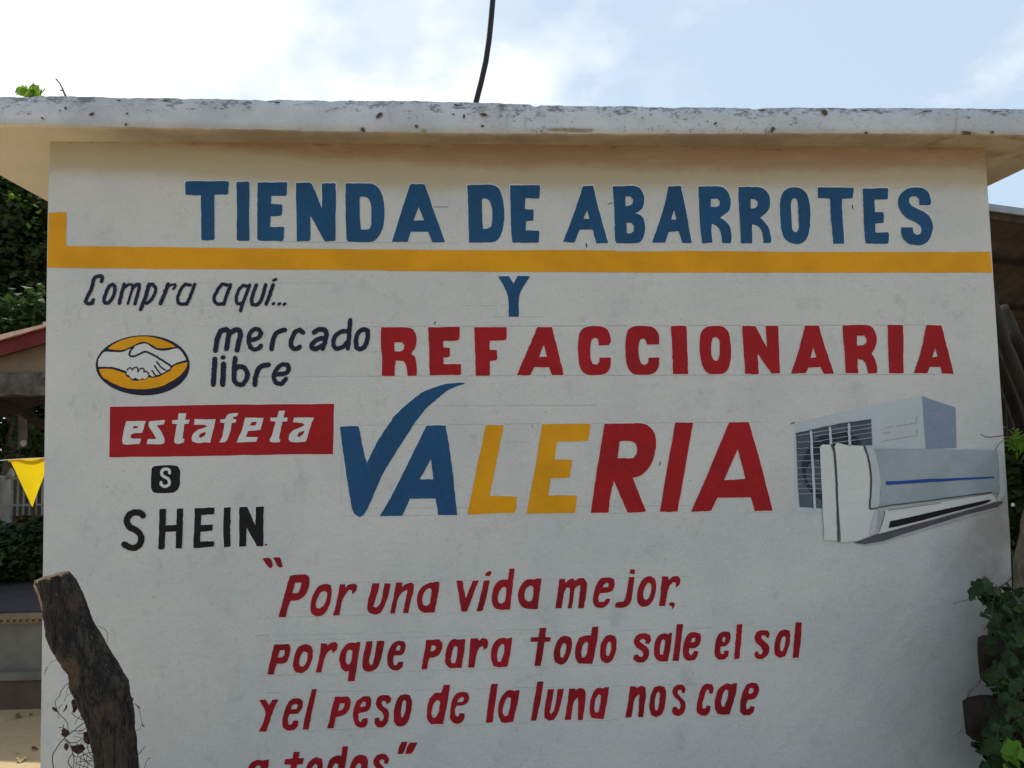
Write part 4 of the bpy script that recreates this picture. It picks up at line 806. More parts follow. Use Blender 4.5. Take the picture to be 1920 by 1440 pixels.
# ------------------------------------------------------------------ left background
# raised terrace with moulded edge
TY = 1.87; TZ = 0.58
M['cement'] = mat('grey_render', (0.165, 0.16, 0.14), 0.95, col2=(0.115, 0.11, 0.095), vscale=6, bump=0.4)
M['moulding'] = mat('tan_moulding', (0.22, 0.17, 0.115), 0.9, col2=(0.15, 0.115, 0.08), vscale=14, bump=0.5)
M['plinth'] = mat('earthy_plinth', (0.11, 0.080, 0.055), 0.95, col2=(0.075, 0.055, 0.04), vscale=7, bump=0.5)
M['pave'] = mat('terrace_floor', (0.045, 0.045, 0.048), 0.9, var=0.3, vscale=4)
ter = empty('terrace', (-4.6, TY, 0), 'low grey terrace wall with a tan moulded cornice left of the shop', 'terrace wall')
x0, x1 = -8.0, -2.0
mb = MB(); mb.box((x0, TY, 0.21), (x1, 7.5, 0.50)); mb.build('wall', M['cement'], ter)
mb = MB(); mb.box((x0, TY-0.03, -0.02), (x1, TY+0.4, 0.175)); mb.build('plinth', M['plinth'], ter)
mb = MB(); mb.box((x0, TY-0.06, 0.177), (x1, TY+0.3, 0.225)); mb.build('ledge', M['cement'], ter)
mb = MB(); mb.box((x0, TY-0.035, 0.502), (x1, TY+0.3, 0.532)); mb.box((x0, TY-0.055, 0.5325), (x1, TY+0.3, TZ-0.012)); mb.build('cornice', M['moulding'], ter)
mb = MB(); mb.box((x0, TY-0.045, TZ-0.0115), (x1, 7.5, TZ)); mb.build('floor_slab', M['pave'], ter)
M['sun_edge'] = mat('painted_sun_tile_edge', (0.62, 0.44, 0.38), 0.8, col2=(0.5, 0.32, 0.26), vscale=20)  # sunlit top edge of the tiles, painted as a paler pink
x = -4.2; q_ = None
while x < x1:
    if q_ is None:
        mb = MB(); mb.box((x, TY-0.052, 0.514), (x+0.02, TY-0.034, 0.534)); q_ = mb.build('dentil', M['moulding'], ter); bx_ = x
    else:
        o = q_.copy(); COL.objects.link(o); o.parent = ter; o.location = q_.location+Vector((x-bx_, 0, 0))
    x += 0.037

# neighbour's porch with tiled roof
PY = 2.75
M['tile'] = mat('clay_tile', (0.42, 0.17, 0.13), 0.8, col2=(0.30, 0.11, 0.085), vscale=8, bump=0.3)
M['fascia'] = mat('red_painted_fascia', (0.15, 0.020, 0.020), 0.6, var=0.3, vscale=5)
M['gable'] = mat('tan_plaster', (0.19, 0.145, 0.10), 0.95, col2=(0.13, 0.10, 0.07), vscale=5, bump=0.5)
M['beam'] = mat('rough_concrete_beam', (0.13, 0.115, 0.10), 0.95, col2=(0.06, 0.052, 0.045), vscale=16, bump=1.0, bscale=30)
M['wood_dark'] = mat('dark_timber', (0.055, 0.040, 0.028), 0.9, var=0.4, vscale=10, bump=0.5)
porch = empty('porch', (-4.4, PY, TZ), 'neighbouring porch with red tiled roof and tan gable left of the shop', 'porch')
pa, pb_ = at_y(0, 637, PY), at_y(83, 613, PY); sl = (pb_.z-pa.z)/(pb_.x-pa.x)
def rz(x): return pa.z+(x-pa.x)*sl
X0, X1 = -6.2, -2.75
def prism(mb, x0, x1, y0, y1, ta, tb):     # follows the rake; ta/tb = depth below the tile line
    mb.add([(x0, y0, rz(x0)-tb), (x1, y0, rz(x1)-tb), (x1, y1, rz(x1)-tb), (x0, y1, rz(x0)-tb), (x0, y0, rz(x0)-ta), (x1, y0, rz(x1)-ta), (x1, y1, rz(x1)-ta), (x0, y1, rz(x0)-ta)],
           [(0,3,2,1),(4,5,6,7),(0,1,5,4),(1,2,6,5),(2,3,7,6),(3,0,4,7)])
mb = MB(); prism(mb, X0, X1, PY+0.02, 5.2, 0.03, 0.07); mb.build('roof_deck', M['wood_dark'], porch)
mb = MB(); prism(mb, X0, X1, PY-0.02, PY+0.018, 0.022, 0.125); mb.build('fascia_board', M['fascia'], porch)
tile = None; k = 0
x = X0
while x < X1-0.1:
    for j in range(8):
        y = PY-0.05+j*0.30
        if tile is None:
            mb = MB(); V_ = []
            for yy in (0, 0.29):
                for a in range(6):
                    th = math.pi*a/5; V_.append((-.0+0.0, yy, 0))
            V_ = []
            for xx in (0.0, 0.32):
                lift = 0.018 if xx == 0 else 0.0
                for a in range(5):
                    yy = 0.29*a/4; V_.append((xx, yy, xx*sl+0.016+0.018*math.sin(math.pi*a/4)+ (0.012 if xx > 0 else 0)))
            V_ += [(p[0], p[1], p[2]-0.014) for p in V_]
            f = [(a, a+1, a+6, a+5) for a in range(4)]+[(10+a, 15+a, 16+a, 11+a) for a in range(4)]+[(0,5,15,10),(4,14,19,9)]+[(a, 10+a, 11+a, a+1) for a in range(4)]+[(5+a, 6+a, 16+a, 15+a) for a in range(4)]
            tile = obj('roof_tile', [Vector(p)+Vector((x, y, rz(x)-0.03)) for p in V_], f, M['tile'], porch); fix_normals(tile); t0 = Vector((x, y, rz(x)))
        else:
            o = tile.copy(); COL.objects.link(o); o.parent = porch; o.location = tile.location+Vector((x, y, rz(x)))-t0+Vector((0, 0, random.uniform(0, .004)))
    x += 0.27
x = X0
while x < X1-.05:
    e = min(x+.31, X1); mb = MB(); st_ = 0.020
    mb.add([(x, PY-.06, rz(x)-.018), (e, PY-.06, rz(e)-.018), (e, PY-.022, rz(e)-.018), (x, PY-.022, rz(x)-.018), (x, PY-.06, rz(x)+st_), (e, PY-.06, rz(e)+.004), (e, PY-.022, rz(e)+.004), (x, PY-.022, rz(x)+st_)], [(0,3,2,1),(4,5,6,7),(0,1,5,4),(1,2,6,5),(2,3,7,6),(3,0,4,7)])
    mb.build('sunlit_verge_lip', M['sun_edge'], porch); x += .312  # pale lip added for the sunlit tile edge, sun put into its colour
bz0 = at_y(40, 742, PY+0.08).z; bz1 = at_y(40, 700, PY+0.08).z
gb = [(X0, bz1), (X1, bz1), (X1, rz(X1)-0.10), (X0, max(bz1, rz(X0)-0.10))]
V_ = [(a, PY+0.06, b) for a, b in gb]+[(a, PY+0.18, b) for a, b in gb]
obj('gable', V_, [(0,1,2,3),(7,6,5,4),(0,4,5,1),(1,5,6,2),(2,6,7,3),(3,7,4,0)], M['gable'], porch)
mb = MB(); V_ = []; kx = 60
for i in range(kx+1):
    x = X0+(X1-X0)*i/kx; a = 0.02*noise.noise(Vector((x*7, 1, 1))); b = 0.018*noise.noise(Vector((x*8, 5, 1)))
    V_ += [(x, PY+0.03+a*.5, bz0+b), (x, PY+0.03+a, bz1-0.004+a*.6), (x, PY+0.25, bz1-0.004), (x, PY+0.25, bz0)]
f = [(i*4+j, (i+1)*4+j, (i+1)*4+(j+1) % 4, i*4+(j+1) % 4) for i in range(kx) for j in range(4)]+[(0,1,2,3), tuple(kx*4+j for j in (3,2,1,0))]
o = obj('beam', V_, f, M['beam'], porch); fix_normals(o)
for px in (X0+0.1, X1-0.25):
    for py in (PY+0.05, 4.9): mb = MB(); mb.box((px, py, TZ), (px+0.18, py+0.18, bz0+0.01 if py < 4 else bz1-.01)); mb.build('post', M['gable'], porch)
mb = MB(); mb.tube([at_y(-60, 735, 3.4), at_y(30, 765, 3.5), at_y(110, 815, 3.6)], 0.035, 7); mb.build('brace', M['wood_dark'], porch)
mb = MB(); mb.box((X0, 5.0, bz1-0.09), (X1, 5.12, bz1)); mb.build('back_beam', M['wood_dark'], porch)

# white railing fence and gatepost on the terrace
FY = 5.35
M['white_bar'] = mat('grey_white_paint', (0.55, 0.53, 0.48), 0.7, var=0.3, vscale=6)
fen = empty('railing_fence', (-4.6, FY, TZ), 'white barred railing with a round topped gatepost behind the yellow pennant', 'fence')
fzt = at_y(40, 893, FY).z; fzb = TZ; fzm = at_y(40, 947, FY).z
mb = MB()
gx = at_y(2, 900, FY).x; mb.box((gx-0.09, FY-0.08, fzb), (gx+0.06, FY+0.08, fzt+0.0)); mb.build('gatepost', M['white_bar'], fen)
mb = MB(); mb.tube([(gx+0.10, FY, fzt-0.02), (gx+0.10, FY, fzt+0.01), (gx+0.10, FY, fzt+0.035), (gx+0.10, FY, fzt+0.07), (gx+0.10, FY, fzt+0.09)], [.02, .035, .03, .014, .003], 8); mb.build('finial', M['white_bar'], fen)
for z_ in (fzm, fzb+0.05, fzt-0.02): mb = MB(); mb.box((-7.5, FY-0.012, z_-0.012), (-2.6, FY+0.012, z_+0.012)); mb.build('rail', M['white_bar'], fen)
b0 = None; x = -7.4
while x < -2.7:
    if b0 is None: mb = MB(); mb.box((x, FY-0.009, fzb), (x+0.016, FY+0.009, fzt+0.01)); b0 = mb.build('bar', M['white_bar'], fen); bx0 = x
    else: o = b0.copy(); COL.objects.link(o); o.parent = fen; o.location = b0.location+Vector((x-bx0, 0, 0))
    x += 0.062
px_ = at_y(58, 900, FY).x; mb = MB(); mb.box((px_-0.07, FY+0.03, fzb), (px_+0.11, FY+0.12, fzt+0.0)); mb.build('post', M['cement'], fen)

# plants of the left background
rd = random.Random(11)
def pxc(u, v, Y, ru, ry, rv):
    p = at_y(u, v, Y); s = (Y+3)/F; return (tuple(p), (ru*s, ry, rv*s))
tree = empty('background_tree', (-7.2, 9.5, 0), 'tall dense dark tree behind the porch at the left edge', 'tree')
cl = [pxc(-60, 330, 9, 150, 1.4, 90), pxc(60, 420, 9, 130, 1.4, 110), pxc(-40, 520, 9, 170, 1.4, 110), pxc(90, 560, 9.5, 130, 1.3, 110), pxc(-150, 430, 9, 120, 1.4, 130), pxc(40, 650, 9.5, 200, 1.3, 100), pxc(170, 460, 10, 110, 1.3, 130), pxc(40, 780, 10, 260, 1.0, 130), pxc(-200, 640, 10, 200, 1.0, 200), pxc(30, 480, 11.5, 230, 1.0, 190), pxc(30, 760, 11.5, 330, 1.0, 190)]
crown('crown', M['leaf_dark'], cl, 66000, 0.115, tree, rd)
crown('sunlit_leaves', M['leaf_bright'], [pxc(5, 345, 7.9, 26, .25, 16), pxc(30, 375, 7.9, 22, .25, 12), pxc(62, 400, 7.9, 16, .2, 8), pxc(80, 408, 7.9, 8, .2, 8)], 30, 0.10, tree, rd, kind='stuff')  # sun on the crown painted in with a brighter leaf colour
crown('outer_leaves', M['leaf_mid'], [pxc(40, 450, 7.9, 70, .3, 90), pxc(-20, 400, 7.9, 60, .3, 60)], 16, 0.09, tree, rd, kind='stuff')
mb = MB(); mb.tube([(-7.2, 9.5, 0), (-7.1, 9.5, 1.4), (-6.9, 9.4, 2.6), (-6.6, 9.2, 4.2)], [.22, .18, .14, .06], 9); mb.tube([(-7.1, 9.5, 1.8), (-7.8, 9.3, 3.2)], [.11, .04], 7); mb.tube([(-6.95, 9.4, 2.4), (-6.1, 9.3, 3.6)], [.10, .04], 7)
mb.build('trunk', M['bark'], tree)
sh = empty('broadleaf_shrub', tuple(at_y(40, 700, 6.6).xy)+(TZ,), 'green broad leaved bush just above the red tiled roof', 'shrub')
crown('foliage', M['leaf_mid'], [pxc(45, 590, 6.6, 42, .3, 40), pxc(-5, 600, 6.6, 40, .3, 45), pxc(75, 570, 6.7, 34, .3, 34), pxc(-60, 620, 6.6, 50, .3, 50), pxc(100, 620, 6.7, 50, .3, 50)], 900, 0.13, sh, rd, narrow=.38)
mb = MB(); b_ = at_y(40, 620, 6.6); mb.tube([(b_.x, 6.6, TZ), (b_.x+.05, 6.6, 1.6), (b_.x, 6.6, b_.z)], [.06, .05, .03], 7); mb.build('trunk', M['bark'], sh)
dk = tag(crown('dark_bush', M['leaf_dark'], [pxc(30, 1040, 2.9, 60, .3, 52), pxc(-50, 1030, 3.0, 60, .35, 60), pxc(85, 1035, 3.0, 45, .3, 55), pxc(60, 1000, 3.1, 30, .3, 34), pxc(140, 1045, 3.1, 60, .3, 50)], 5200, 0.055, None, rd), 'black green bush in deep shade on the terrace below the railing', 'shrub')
fp = empty('flowering_plant', tuple(at_y(65, 850, 4.2).xy)+(TZ,), 'sunlit potted plant with one white bloom above the yellow pennant', 'plant')
crown('foliage', M['leaf_mid'], [pxc(68, 845, 4.2, 22, .12, 20), pxc(50, 850, 4.2, 14, .1, 14), pxc(85, 840, 4.2, 20, .12, 24)], 330, 0.055, fp, rd, narrow=.4)
b_ = at_y(65, 850, 4.2); mb = MB(); mb.tube([(b_.x, 4.2, TZ+.3), (b_.x, 4.2, b_.z)], [.02, .01], 6); mb.build('stem', M['bark'], fp)
mb = MB(); mb.tube([(b_.x, 4.2, TZ), (b_.x, 4.2, TZ+.02), (b_.x, 4.2, TZ+.3), (b_.x, 4.2, TZ+.33)], [.11, .12, .16, .165], 12); mb.build('pot', M['fascia'], fp)
M['petal'] = mat('white_petals', (0.75, 0.75, 0.72), 0.7, trans=0.3)
c_ = at_y(45, 831, 4.1); mb = MB()
for i in range(11):
    a = i*2.4; d_ = Vector((math.cos(a), -.4, math.sin(a))).normalized(); e = d_.cross(Vector((0, 1, 0))).normalized()*.012; mb.add([c_, c_+d_*.018+e, c_+d_*.034, c_+d_*.018-e], [(0, 1, 2, 3)])
mb.build('flower', M['petal'], fp)

# pennant on its string
BY = 1.0
M['flag'] = mat('yellow_plastic_film', (0.80, 0.58, 0.01), 0.45, var=0.08, vscale=8, trans=0.62)
M['string'] = mat('white_string', (0.6, 0.6, 0.58), 0.8)
sp_ = [(-420, 840), (-250, 862), (-120, 868), (0, 863.5), (17, 862), (50, 860), (83, 858.5), (94, 858), (180, 849), (286, 838)]
mb = MB(); pts = [at_y(u, v, BY) for u, v in sp_]; mb.tube(pts, 0.0022, 6)
tag(mb.build('bunting_string', M['string']), 'thin white string stretched to the side of the shop, carrying a pennant', 'string')
A, B, C_ = at_y(17, 862.5, BY), at_y(96, 858.5, BY), at_y(61.5, 951, BY)
V_ = []; f = []; nn = 9
for i in range(nn+1):
    for j in range(i+1):
        t = i/nn; u_ = j/i if i else 0.5
        p = C_.lerp(A, 1) if False else C_*(t*0)+C_; a = C_.lerp(A, t); b = C_.lerp(B, t); p = a.lerp(b, u_); p = p+Vector((0, 0.012*math.sin(u_*5+t*2)*t-0.004, 0)); V_.append(p)
def ti(i, j): return i*(i+1)//2+j
for i in range(nn):
    for j in range(i+1):
        f.append((ti(i, j), ti(i+1, j), ti(i+1, j+1)))
        if j < i: f.append((ti(i, j), ti(i+1, j+1), ti(i, j+1)))
pen = empty('pennant', tuple(C_), 'bright yellow triangular plastic pennant hanging at the left edge of the shop wall', 'pennant')
obj('film', V_, f, M['flag'], pen, smooth=True)
M['flag_hem'] = mat('folded_yellow_hem', (0.80, 0.45, 0.01), 0.5, trans=0.3)
mb = MB(); mb.tube([A+Vector((0.0,-.003,-.004)), A.lerp(B, .5)+Vector((0, -.004, -.004)), B+Vector((0, -.003, -.004))], 0.006, 6); mb.build('hem', M['flag_hem'], pen)

# dry leaves on the ground at the left
M['dry'] = mat('dry_leaf', (0.17, 0.095, 0.055), 0.9, col2=(0.08, 0.05, 0.035), vscale=20, trans=0.1)
M['dry_pale'] = mat('dry_pale_leaf', (0.50, 0.38, 0.20), 0.9, col2=(0.32, 0.22, 0.12), vscale=20)
lmd = [leafmesh('dry_leaf', M['dry'], 1, 3, 21, .5), leafmesh('dry_pale_leaf', M['dry_pale'], 1, 3, 22, .5), leafmesh('dry_leaf_b', M['dry'], 1, 1, 23, .6)]
for (u, v, s, k, lab) in ((28,1343,.07,0,'dark curled fallen leaf lying in the shade left of the shop'), (62,1338,.045,2,'small thin fallen leaf in the shade beside the shop corner'), (60,1405,.05,0,'brown curled leaf on the sunlit sand nearest the wall'),
                          (40,1422,.07,1,'largest pale dry leaf on the sunlit sand'), (33,1411,.04,1,'smallest pale dry leaf on the sunlit sand'), (70,1300,.06,0,'dark fallen leaf against the foot of the terrace wall'), (20,1302,.05,2,'narrow dark leaf at the left by the terrace wall')):
    p = at_z(u, v, 0.008); o = bpy.data.objects.new('fallen_leaf', lmd[k]); COL.objects.link(o); o.location = p; o.rotation_euler = (rd.uniform(-.3, .3), rd.uniform(-.3, .3), rd.uniform(0, 6)); o.scale = (s*.62, s*.62, s*.62)
    tag(o, lab, 'leaf', 'fallen leaves on the ground')
# ------------------------------------------------------------------ sawn stump with dry vine, left foreground
SY = -0.6
pairs = [((69,1089),(127,1073)),((77,1108),(138,1088)),((85,1138),(150,1114)),((87,1160),(161,1142)),((92,1185),(176,1174)),((101,1210),(190,1202)),((119,1238),(206,1233)),((133,1258),(222,1258)),((135,1280),(235,1281)),((143,1302),(239,1304)),((153,1328),(246,1330)),((165,1352),(250,1355)),((173,1378),(253,1380)),((179,1405),(254,1408)),((181,1440),(256,1440)),((180,1500),(264,1500)),((172,1580),(280,1580)),((158,1680),(300,1680)),((140,1772),(330,1772))]
KR = 110; V_ = []; axis = []
dense = []
for (a, b), (c, d) in zip(pairs, pairs[1:]):
    for j in range(12):
        t = j/12; dense.append(((a[0]+(c[0]-a[0])*t, a[1]+(c[1]-a[1])*t), (b[0]+(d[0]-b[0])*t, b[1]+(d[1]-b[1])*t)))
dense.append(pairs[-1])
for i, (a, b) in enumerate(dense):
    A = at_y(*a, SY); B = at_y(*b, SY); m_ = (A+B)/2; h = (B-A)/2; axis.append((m_, h.length))
    for k in range(KR):
        th = 2*math.pi*k/KR
        nzz = noise.noise(Vector((math.cos(th)*2.2, math.sin(th)*2.2, i*0.033)))*0.10+noise.noise(Vector((math.cos(th)*6, math.sin(th)*6, i*0.07)))*0.08+noise.noise(Vector((math.cos(th)*14, math.sin(th)*14, i*0.10)))*0.055+noise.noise(Vector((math.cos(th)*34, math.sin(th)*34, i*0.22)))*0.03-0.10*max(0, noise.noise(Vector((math.cos(th)*7, math.sin(th)*7, i*0.03+9)))-0.25)
        if i == 0: nzz *= 0.5
        V_.append(m_+h*math.cos(th)*(1+nzz*0.7)+Vector((0, 1, 0))*h.length*0.92*math.sin(th)*(1+nzz))
nd = len(dense); f = [(i*KR+k, i*KR+(k+1) % KR, (i+1)*KR+(k+1) % KR, (i+1)*KR+k) for i in range(nd-1) for k in range(KR)]
def bark_mat():
    g = G('stump_bark', 0.95)
    c = g.mix(g.rng(g.noise(16, 7, 0.7, stretch=(1, 1, 0.45)), 0.38, 0.62), (0.020, 0.015, 0.012), (0.075, 0.060, 0.048))
    rd_ = g.mth('ABSOLUTE', g.mth('SUBTRACT', g.noise(17, 4, 0.6, stretch=(1.3, 1.3, 0.22), off=2.2), 0.5))
    c = g.mix(g.rng(g.noise(34, 6, 0.75, stretch=(1, 1, 0.3), off=7), 0.52, 0.66, 0, 0.75), c, (0.125, 0.105, 0.085))
    c = g.mix(g.rng(rd_, 0.030, 0.0), c, (0.006, 0.005, 0.004))
    c = g.mix(g.rng(g.noise(7, 5, 0.6, off=3), 0.56, 0.68, 0, 0.6), c, (0.15, 0.095, 0.06))
    pc = at_y(148, 1252, SY); ex = g.mth('SUBTRACT', g.x, pc.x-axis[-1][0].x-0.0); ez = g.mth('SUBTRACT', g.z, pc.z)
    dd = g.mth('SQRT', g.mth('ADD', g.mth('POWER', g.mth('MULTIPLY', ex, 1.5), 2.0), g.mth('POWER', ez, 2.0)))
    dd = g.mth('ADD', dd, g.mth('MULTIPLY', g.noise(24, 4), 0.06))
    c = g.mix(g.rng(dd, 0.095, 0.065, 0, 0.8), c, (0.17, 0.10, 0.055))
    c = g.mix(g.rng(g.noise(60, 4, 0.7, off=6), 0.66, 0.72, 0, 0.7), c, (0.30, 0.26, 0.22))
    g.bump(g.mth('ADD', g.mth('ADD', g.noise(18, 6, 0.7, stretch=(1, 1, 0.3)), g.mth('MULTIPLY', g.rng(rd_, 0.0, 0.06), 0.5)), g.mth('MULTIPLY', g.noise(80, 5, 0.8), 0.5)), 1.0, 0.05); return g.done(c)
M['stump'] = bark_mat(); M['cut'] = mat('sawn_wood', (0.42, 0.29, 0.18), 0.85, col2=(0.26, 0.16, 0.10), vscale=25, bump=0.6, bscale=90)
st = empty('tree_stump', (axis[-1][0].x, SY, 0), 'dark leaning stump with slanted sawn top in front of the left wall end', 'stump')
o = obj('trunk', V_, f, M['stump'], st, smooth=True); fix_normals(o)
# sawn top: slightly dished, with a torn splinter lip at the left
top = V_[:KR]; c0 = sum(top, Vector())/KR; nrm_ = (axis[0][0]-axis[18][0]).normalized()
V2 = [c0+nrm_*0.004]+[c0+(p-c0)*0.55+nrm_*(0.004+0.003*math.sin(i*.3)) for i, p in enumerate(top)]+[p+nrm_*0.003 for p in top]+[p-nrm_*0.006 for p in top]
f2 = [(0, 1+k, 1+(k+1) % KR) for k in range(KR)]+[(1+k, 1+KR+k, 1+KR+(k+1) % KR, 1+(k+1) % KR) for k in range(KR)]+[(1+KR+k, 1+2*KR+k, 1+2*KR+(k+1) % KR, 1+KR+(k+1) % KR) for k in range(KR)]
o = obj('sawn_top', V2, f2, M['cut'], st); fix_normals(o)
mb = MB()
for (a, b, c) in (((67,1091),(74,1112),(80,1145)), ((70,1089),(78,1112),(84,1150)), ((66,1096),(70,1106),(76,1122))): mb.tube([at_y(*a, SY-.01), at_y(*b, SY-.015), at_y(*c, SY-.01)], [.005, .006, .002], 6)
mb.build('splinter', M['cut'], st)
mb = MB(); mb.tube([at_y(136,1245,SY-.045), at_y(139,1250,SY-.05), at_y(140,1258,SY-.045)], [.002, .005, .002], 6); mb.build('scar', M['cut'], st)
mb = MB(); mb.tube([at_y(238,1310,SY-.01), at_y(246,1314,SY-.01), at_y(247,1320,SY-.01)], [.012, .008, .002], 6); mb.tube([at_y(174,1184,SY-.02), at_y(184,1188,SY-.02)], [.008, .002], 5); mb.build('knot', M['stump'], st)

M['dry_dark'] = mat('dark_dry_leaf', (0.060, 0.032, 0.024), 0.9, col2=(0.03, 0.018, 0.014), vscale=30)
vine = empty('dry_vine', (at_y(150, 1440, SY-.05).x, SY-0.05, 0), 'withered vine with curled brown leaves tangled round the leaning stump', 'vine')
M['tendril'] = mat('dry_tendril', (0.060, 0.045, 0.038), 0.9)
D1 = (60, 1060, 7.2); D2 = (60, 1240, 7.2)
lines = [(D1,[(845,832),(900,825),(970,855),(1020,910),(1025,960),(1010,1040),(990,1110),(975,1130)],.9),(D1,[(920,1000),(960,1010),(990,1035)],.9),(D1,[(370,1240),(320,1275),(260,1310),(245,1320)],1.0),(D1,[(205,1360),(195,1400),(175,1430)],1.0),
 (D2,[(205,70),(195,110),(160,185)],1.0),(D2,[(530,280),(470,310),(410,380),(375,460),(370,480),(330,510),(315,560),(330,640),(370,710),(430,770),(475,830),(485,900),(480,950)],1.2),
 (D2,[(600,435),(520,440),(460,480),(435,545)],1.0),(D2,[(530,310),(480,370),(460,450)],.8),(D2,[(670,600),(620,605)],1.0),(D2,[(720,715),(650,740),(600,800),(580,850)],1.1),(D2,[(560,680),(530,700),(600,750),(680,790),(760,800)],1.2),
 (D2,[(700,830),(600,910),(520,970),(440,1030)],1.6),(D2,[(440,1030),(360,1130),(290,1240),(275,1330),(290,1440),(300,1560)],1.7),(D2,[(440,1030),(480,1080),(530,1100),(600,1090),(680,1040)],1.5),(D2,[(470,1060),(520,1140),(550,1240),(500,1310),(485,1370),(530,1430),(560,1520)],1.6),
 (D2,[(550,1240),(570,1330),(555,1440),(540,1540)],1.4),(D2,[(600,1100),(640,1180),(720,1260),(820,1320)],1.4),(D2,[(740,1000),(690,1060),(640,1130)],1.2),(D2,[(520,940),(620,940),(700,920),(740,880)],1.2),(D2,[(690,930),(640,950),(610,970),(650,980),(690,970)],1.0),
 (D2,[(1330,570),(1390,575),(1430,600)],.9),(D2,[(1440,630),(1465,720),(1480,800),(1500,860)],.8),(D2,[(1325,600),(1370,630),(1365,690),(1340,715)],1.1),(D2,[(1470,870),(1455,920),(1410,935)],.9),(D2,[(1395,1305),(1460,1230),(1522,1150)],1.5),(D2,[(1520,1440),(1535,1370),(1570,1315),(1605,1305)],1.0),
 (D2,[(540,1250),(590,1290),(660,1280),(740,1240),(840,1230)],1.3),(D2,[(640,1300),(720,1340),(800,1400),(850,1440)],1.3),(D2,[(590,1370),(680,1350),(780,1340),(850,1350)],1.2),(D2,[(590,1380),(680,1410),(760,1440)],1.2),(D2,[(660,1280),(650,1380),(640,1460)],1.2),(D2,[(740,1120),(760,1200),(790,1260),(840,1290)],1.2),
 (D2,[(700,1180),(780,1150),(860,1090)],1.1),(D2,[(740,1440),(780,1360),(840,1260)],1.1),(D2,[(690,1440),(730,1330),(750,1260)],1.1),(D2,[(560,1020),(620,1020),(680,1035)],.8),(D2,[(430,1050),(450,1080),(480,1090)],.9),(D2,[(360,890),(400,895),(430,910)],1.2),(D2,[(425,850),(420,900)],1.2),
 (D2,[(620,1120),(680,1200),(700,1300),(760,1400)],1.0),(D2,[(700,1100),(650,1200),(600,1340),(600,1440)],.9),(D2,[(350,690),(355,760),(380,765)],.8),(D2,[(410,580),(370,620),(360,650)],1.2)]
for c, p, wd in lines:
    q = smooth(tr(c, p), closed=False, step=3); mb = MB(); dy = random.uniform(-.05, .03)
    mb.tube([at_y(v.x, v.y, SY+dy+0.01*math.sin(i*.35+dy*90)) for i, v in enumerate(q)], wd*0.00082, 5); mb.build('tendril', M['tendril'], vine)
dl = [(D2,[(265,630),(285,612),(330,640),(355,690),(300,670)]),(D2,[(530,540),(550,510),(600,530),(625,570),(610,640),(575,700),(545,680),(550,640),(538,600)]),(D2,[(415,685),(440,640),(455,600),(470,572),(480,610),(460,650),(430,680)]),
 (D2,[(395,930),(430,895),(500,940),(510,965),(480,1010),(440,1025),(390,990),(405,955)]),(D2,[(425,1160),(440,1110),(480,1100),(500,1140),(490,1180),(465,1210)]),(D2,[(520,1140),(600,1130),(690,1120),(720,1180),(660,1240),(620,1260),(560,1220)]),
 (D2,[(1395,580),(1430,595),(1470,635),(1435,635)]),(D2,[(1465,850),(1500,858),(1530,880),(1495,882)]),(D2,[(690,960),(760,940),(800,1000),(830,1080),(760,1130),(700,1080)]),(D2,[(730,780),(790,790),(830,880),(790,910),(740,880)]),(D2,[(515,365),(550,320),(560,345)]),(D1,[(865,870),(910,905),(895,940),(875,915)])]
for c, p in dl:
    q = smooth(tr(c, p), step=3); ctr = sum(q, Vector((0, 0)))/len(q); dy = random.uniform(-.03, .02)
    cen = at_y(ctr.x, ctr.y, SY+dy-0.006); V_ = [cen]+[at_y(v.x, v.y, SY+dy+0.006*math.sin(i*.9)) for i, v in enumerate(q)]; k = len(q)
    obj('leaf', V_, [(0, 1+i, 1+(i+1) % k) for i in range(k)], M['dry_dark'], vine)

# ------------------------------------------------------------------ right edge: ivied trunk with sawn stubs
IY = -0.28
M['stub'] = mat('stub_bark', (0.036, 0.026, 0.020), 0.95, col2=(0.016, 0.012, 0.010), vscale=16, bump=1.0, bscale=45)
it = empty('ivied_trunk', (at_y(1965, 1440, IY).x, IY, 0), 'brown trunk with two sawn branch stubs half hidden by ivy at the lower right', 'tree')
def lumpy(mb, pts, rs, n=14, amp=.12, seed=0):
    pts2 = []; rr = []
    for i in range(len(pts)-1):
        for j in range(5): t = j/5; pts2.append(pts[i].lerp(pts[i+1], t)); rr.append(rs[i]+(rs[i+1]-rs[i])*t)
    pts2.append(pts[-1]); rr.append(rs[-1]); k0 = len(mb.v); mb.tube(pts2, rr, n)
    for i in range(k0, len(mb.v)):
        ci = (i-k0)//n; d_ = mb.v[i]-pts2[min(ci, len(pts2)-1)]; mb.v[i] = mb.v[i]+d_*amp*noise.noise(mb.v[i]*14+Vector((seed, 0, 0)))*1.6
mb = MB(); lumpy(mb, [Vector((at_y(1985, 1700, IY).x, IY, -.02)), at_y(1972, 1500, IY), at_y(1962, 1250, IY), at_y(1955, 1080, IY), at_y(1965, 960, IY+.05), at_y(2010, 780, IY+.15), at_y(2050, 560, IY+.3)], [.14, .11, .10, .090, .08, .07, .05])
mb.build('trunk', M['bark_pale'], it, smooth=True)
mb = MB(); lumpy(mb, [at_y(1965, 1245, IY-.06), at_y(1900, 1238, IY+.0), at_y(1846, 1233, IY+.05), at_y(1836, 1232, IY+.06)], [.076, .080, .078, .066], n=18, amp=.22, seed=3); a_ = mb.build('branch_stub', M['stump'], it, smooth=False)
mb = MB(); lumpy(mb, [at_y(1965, 1360, IY-.08), at_y(1880, 1352, IY-.0), at_y(1819, 1347, IY+.05), at_y(1808, 1346, IY+.06)], [.068, .070, .070, .056], n=18, amp=.22, seed=9); mb.build('branch_stub', M['stump'], it, smooth=False)
for s_ in it.children:
    if s_.name.startswith('branch_stub'): s_.data.materials[0] = M['stub']

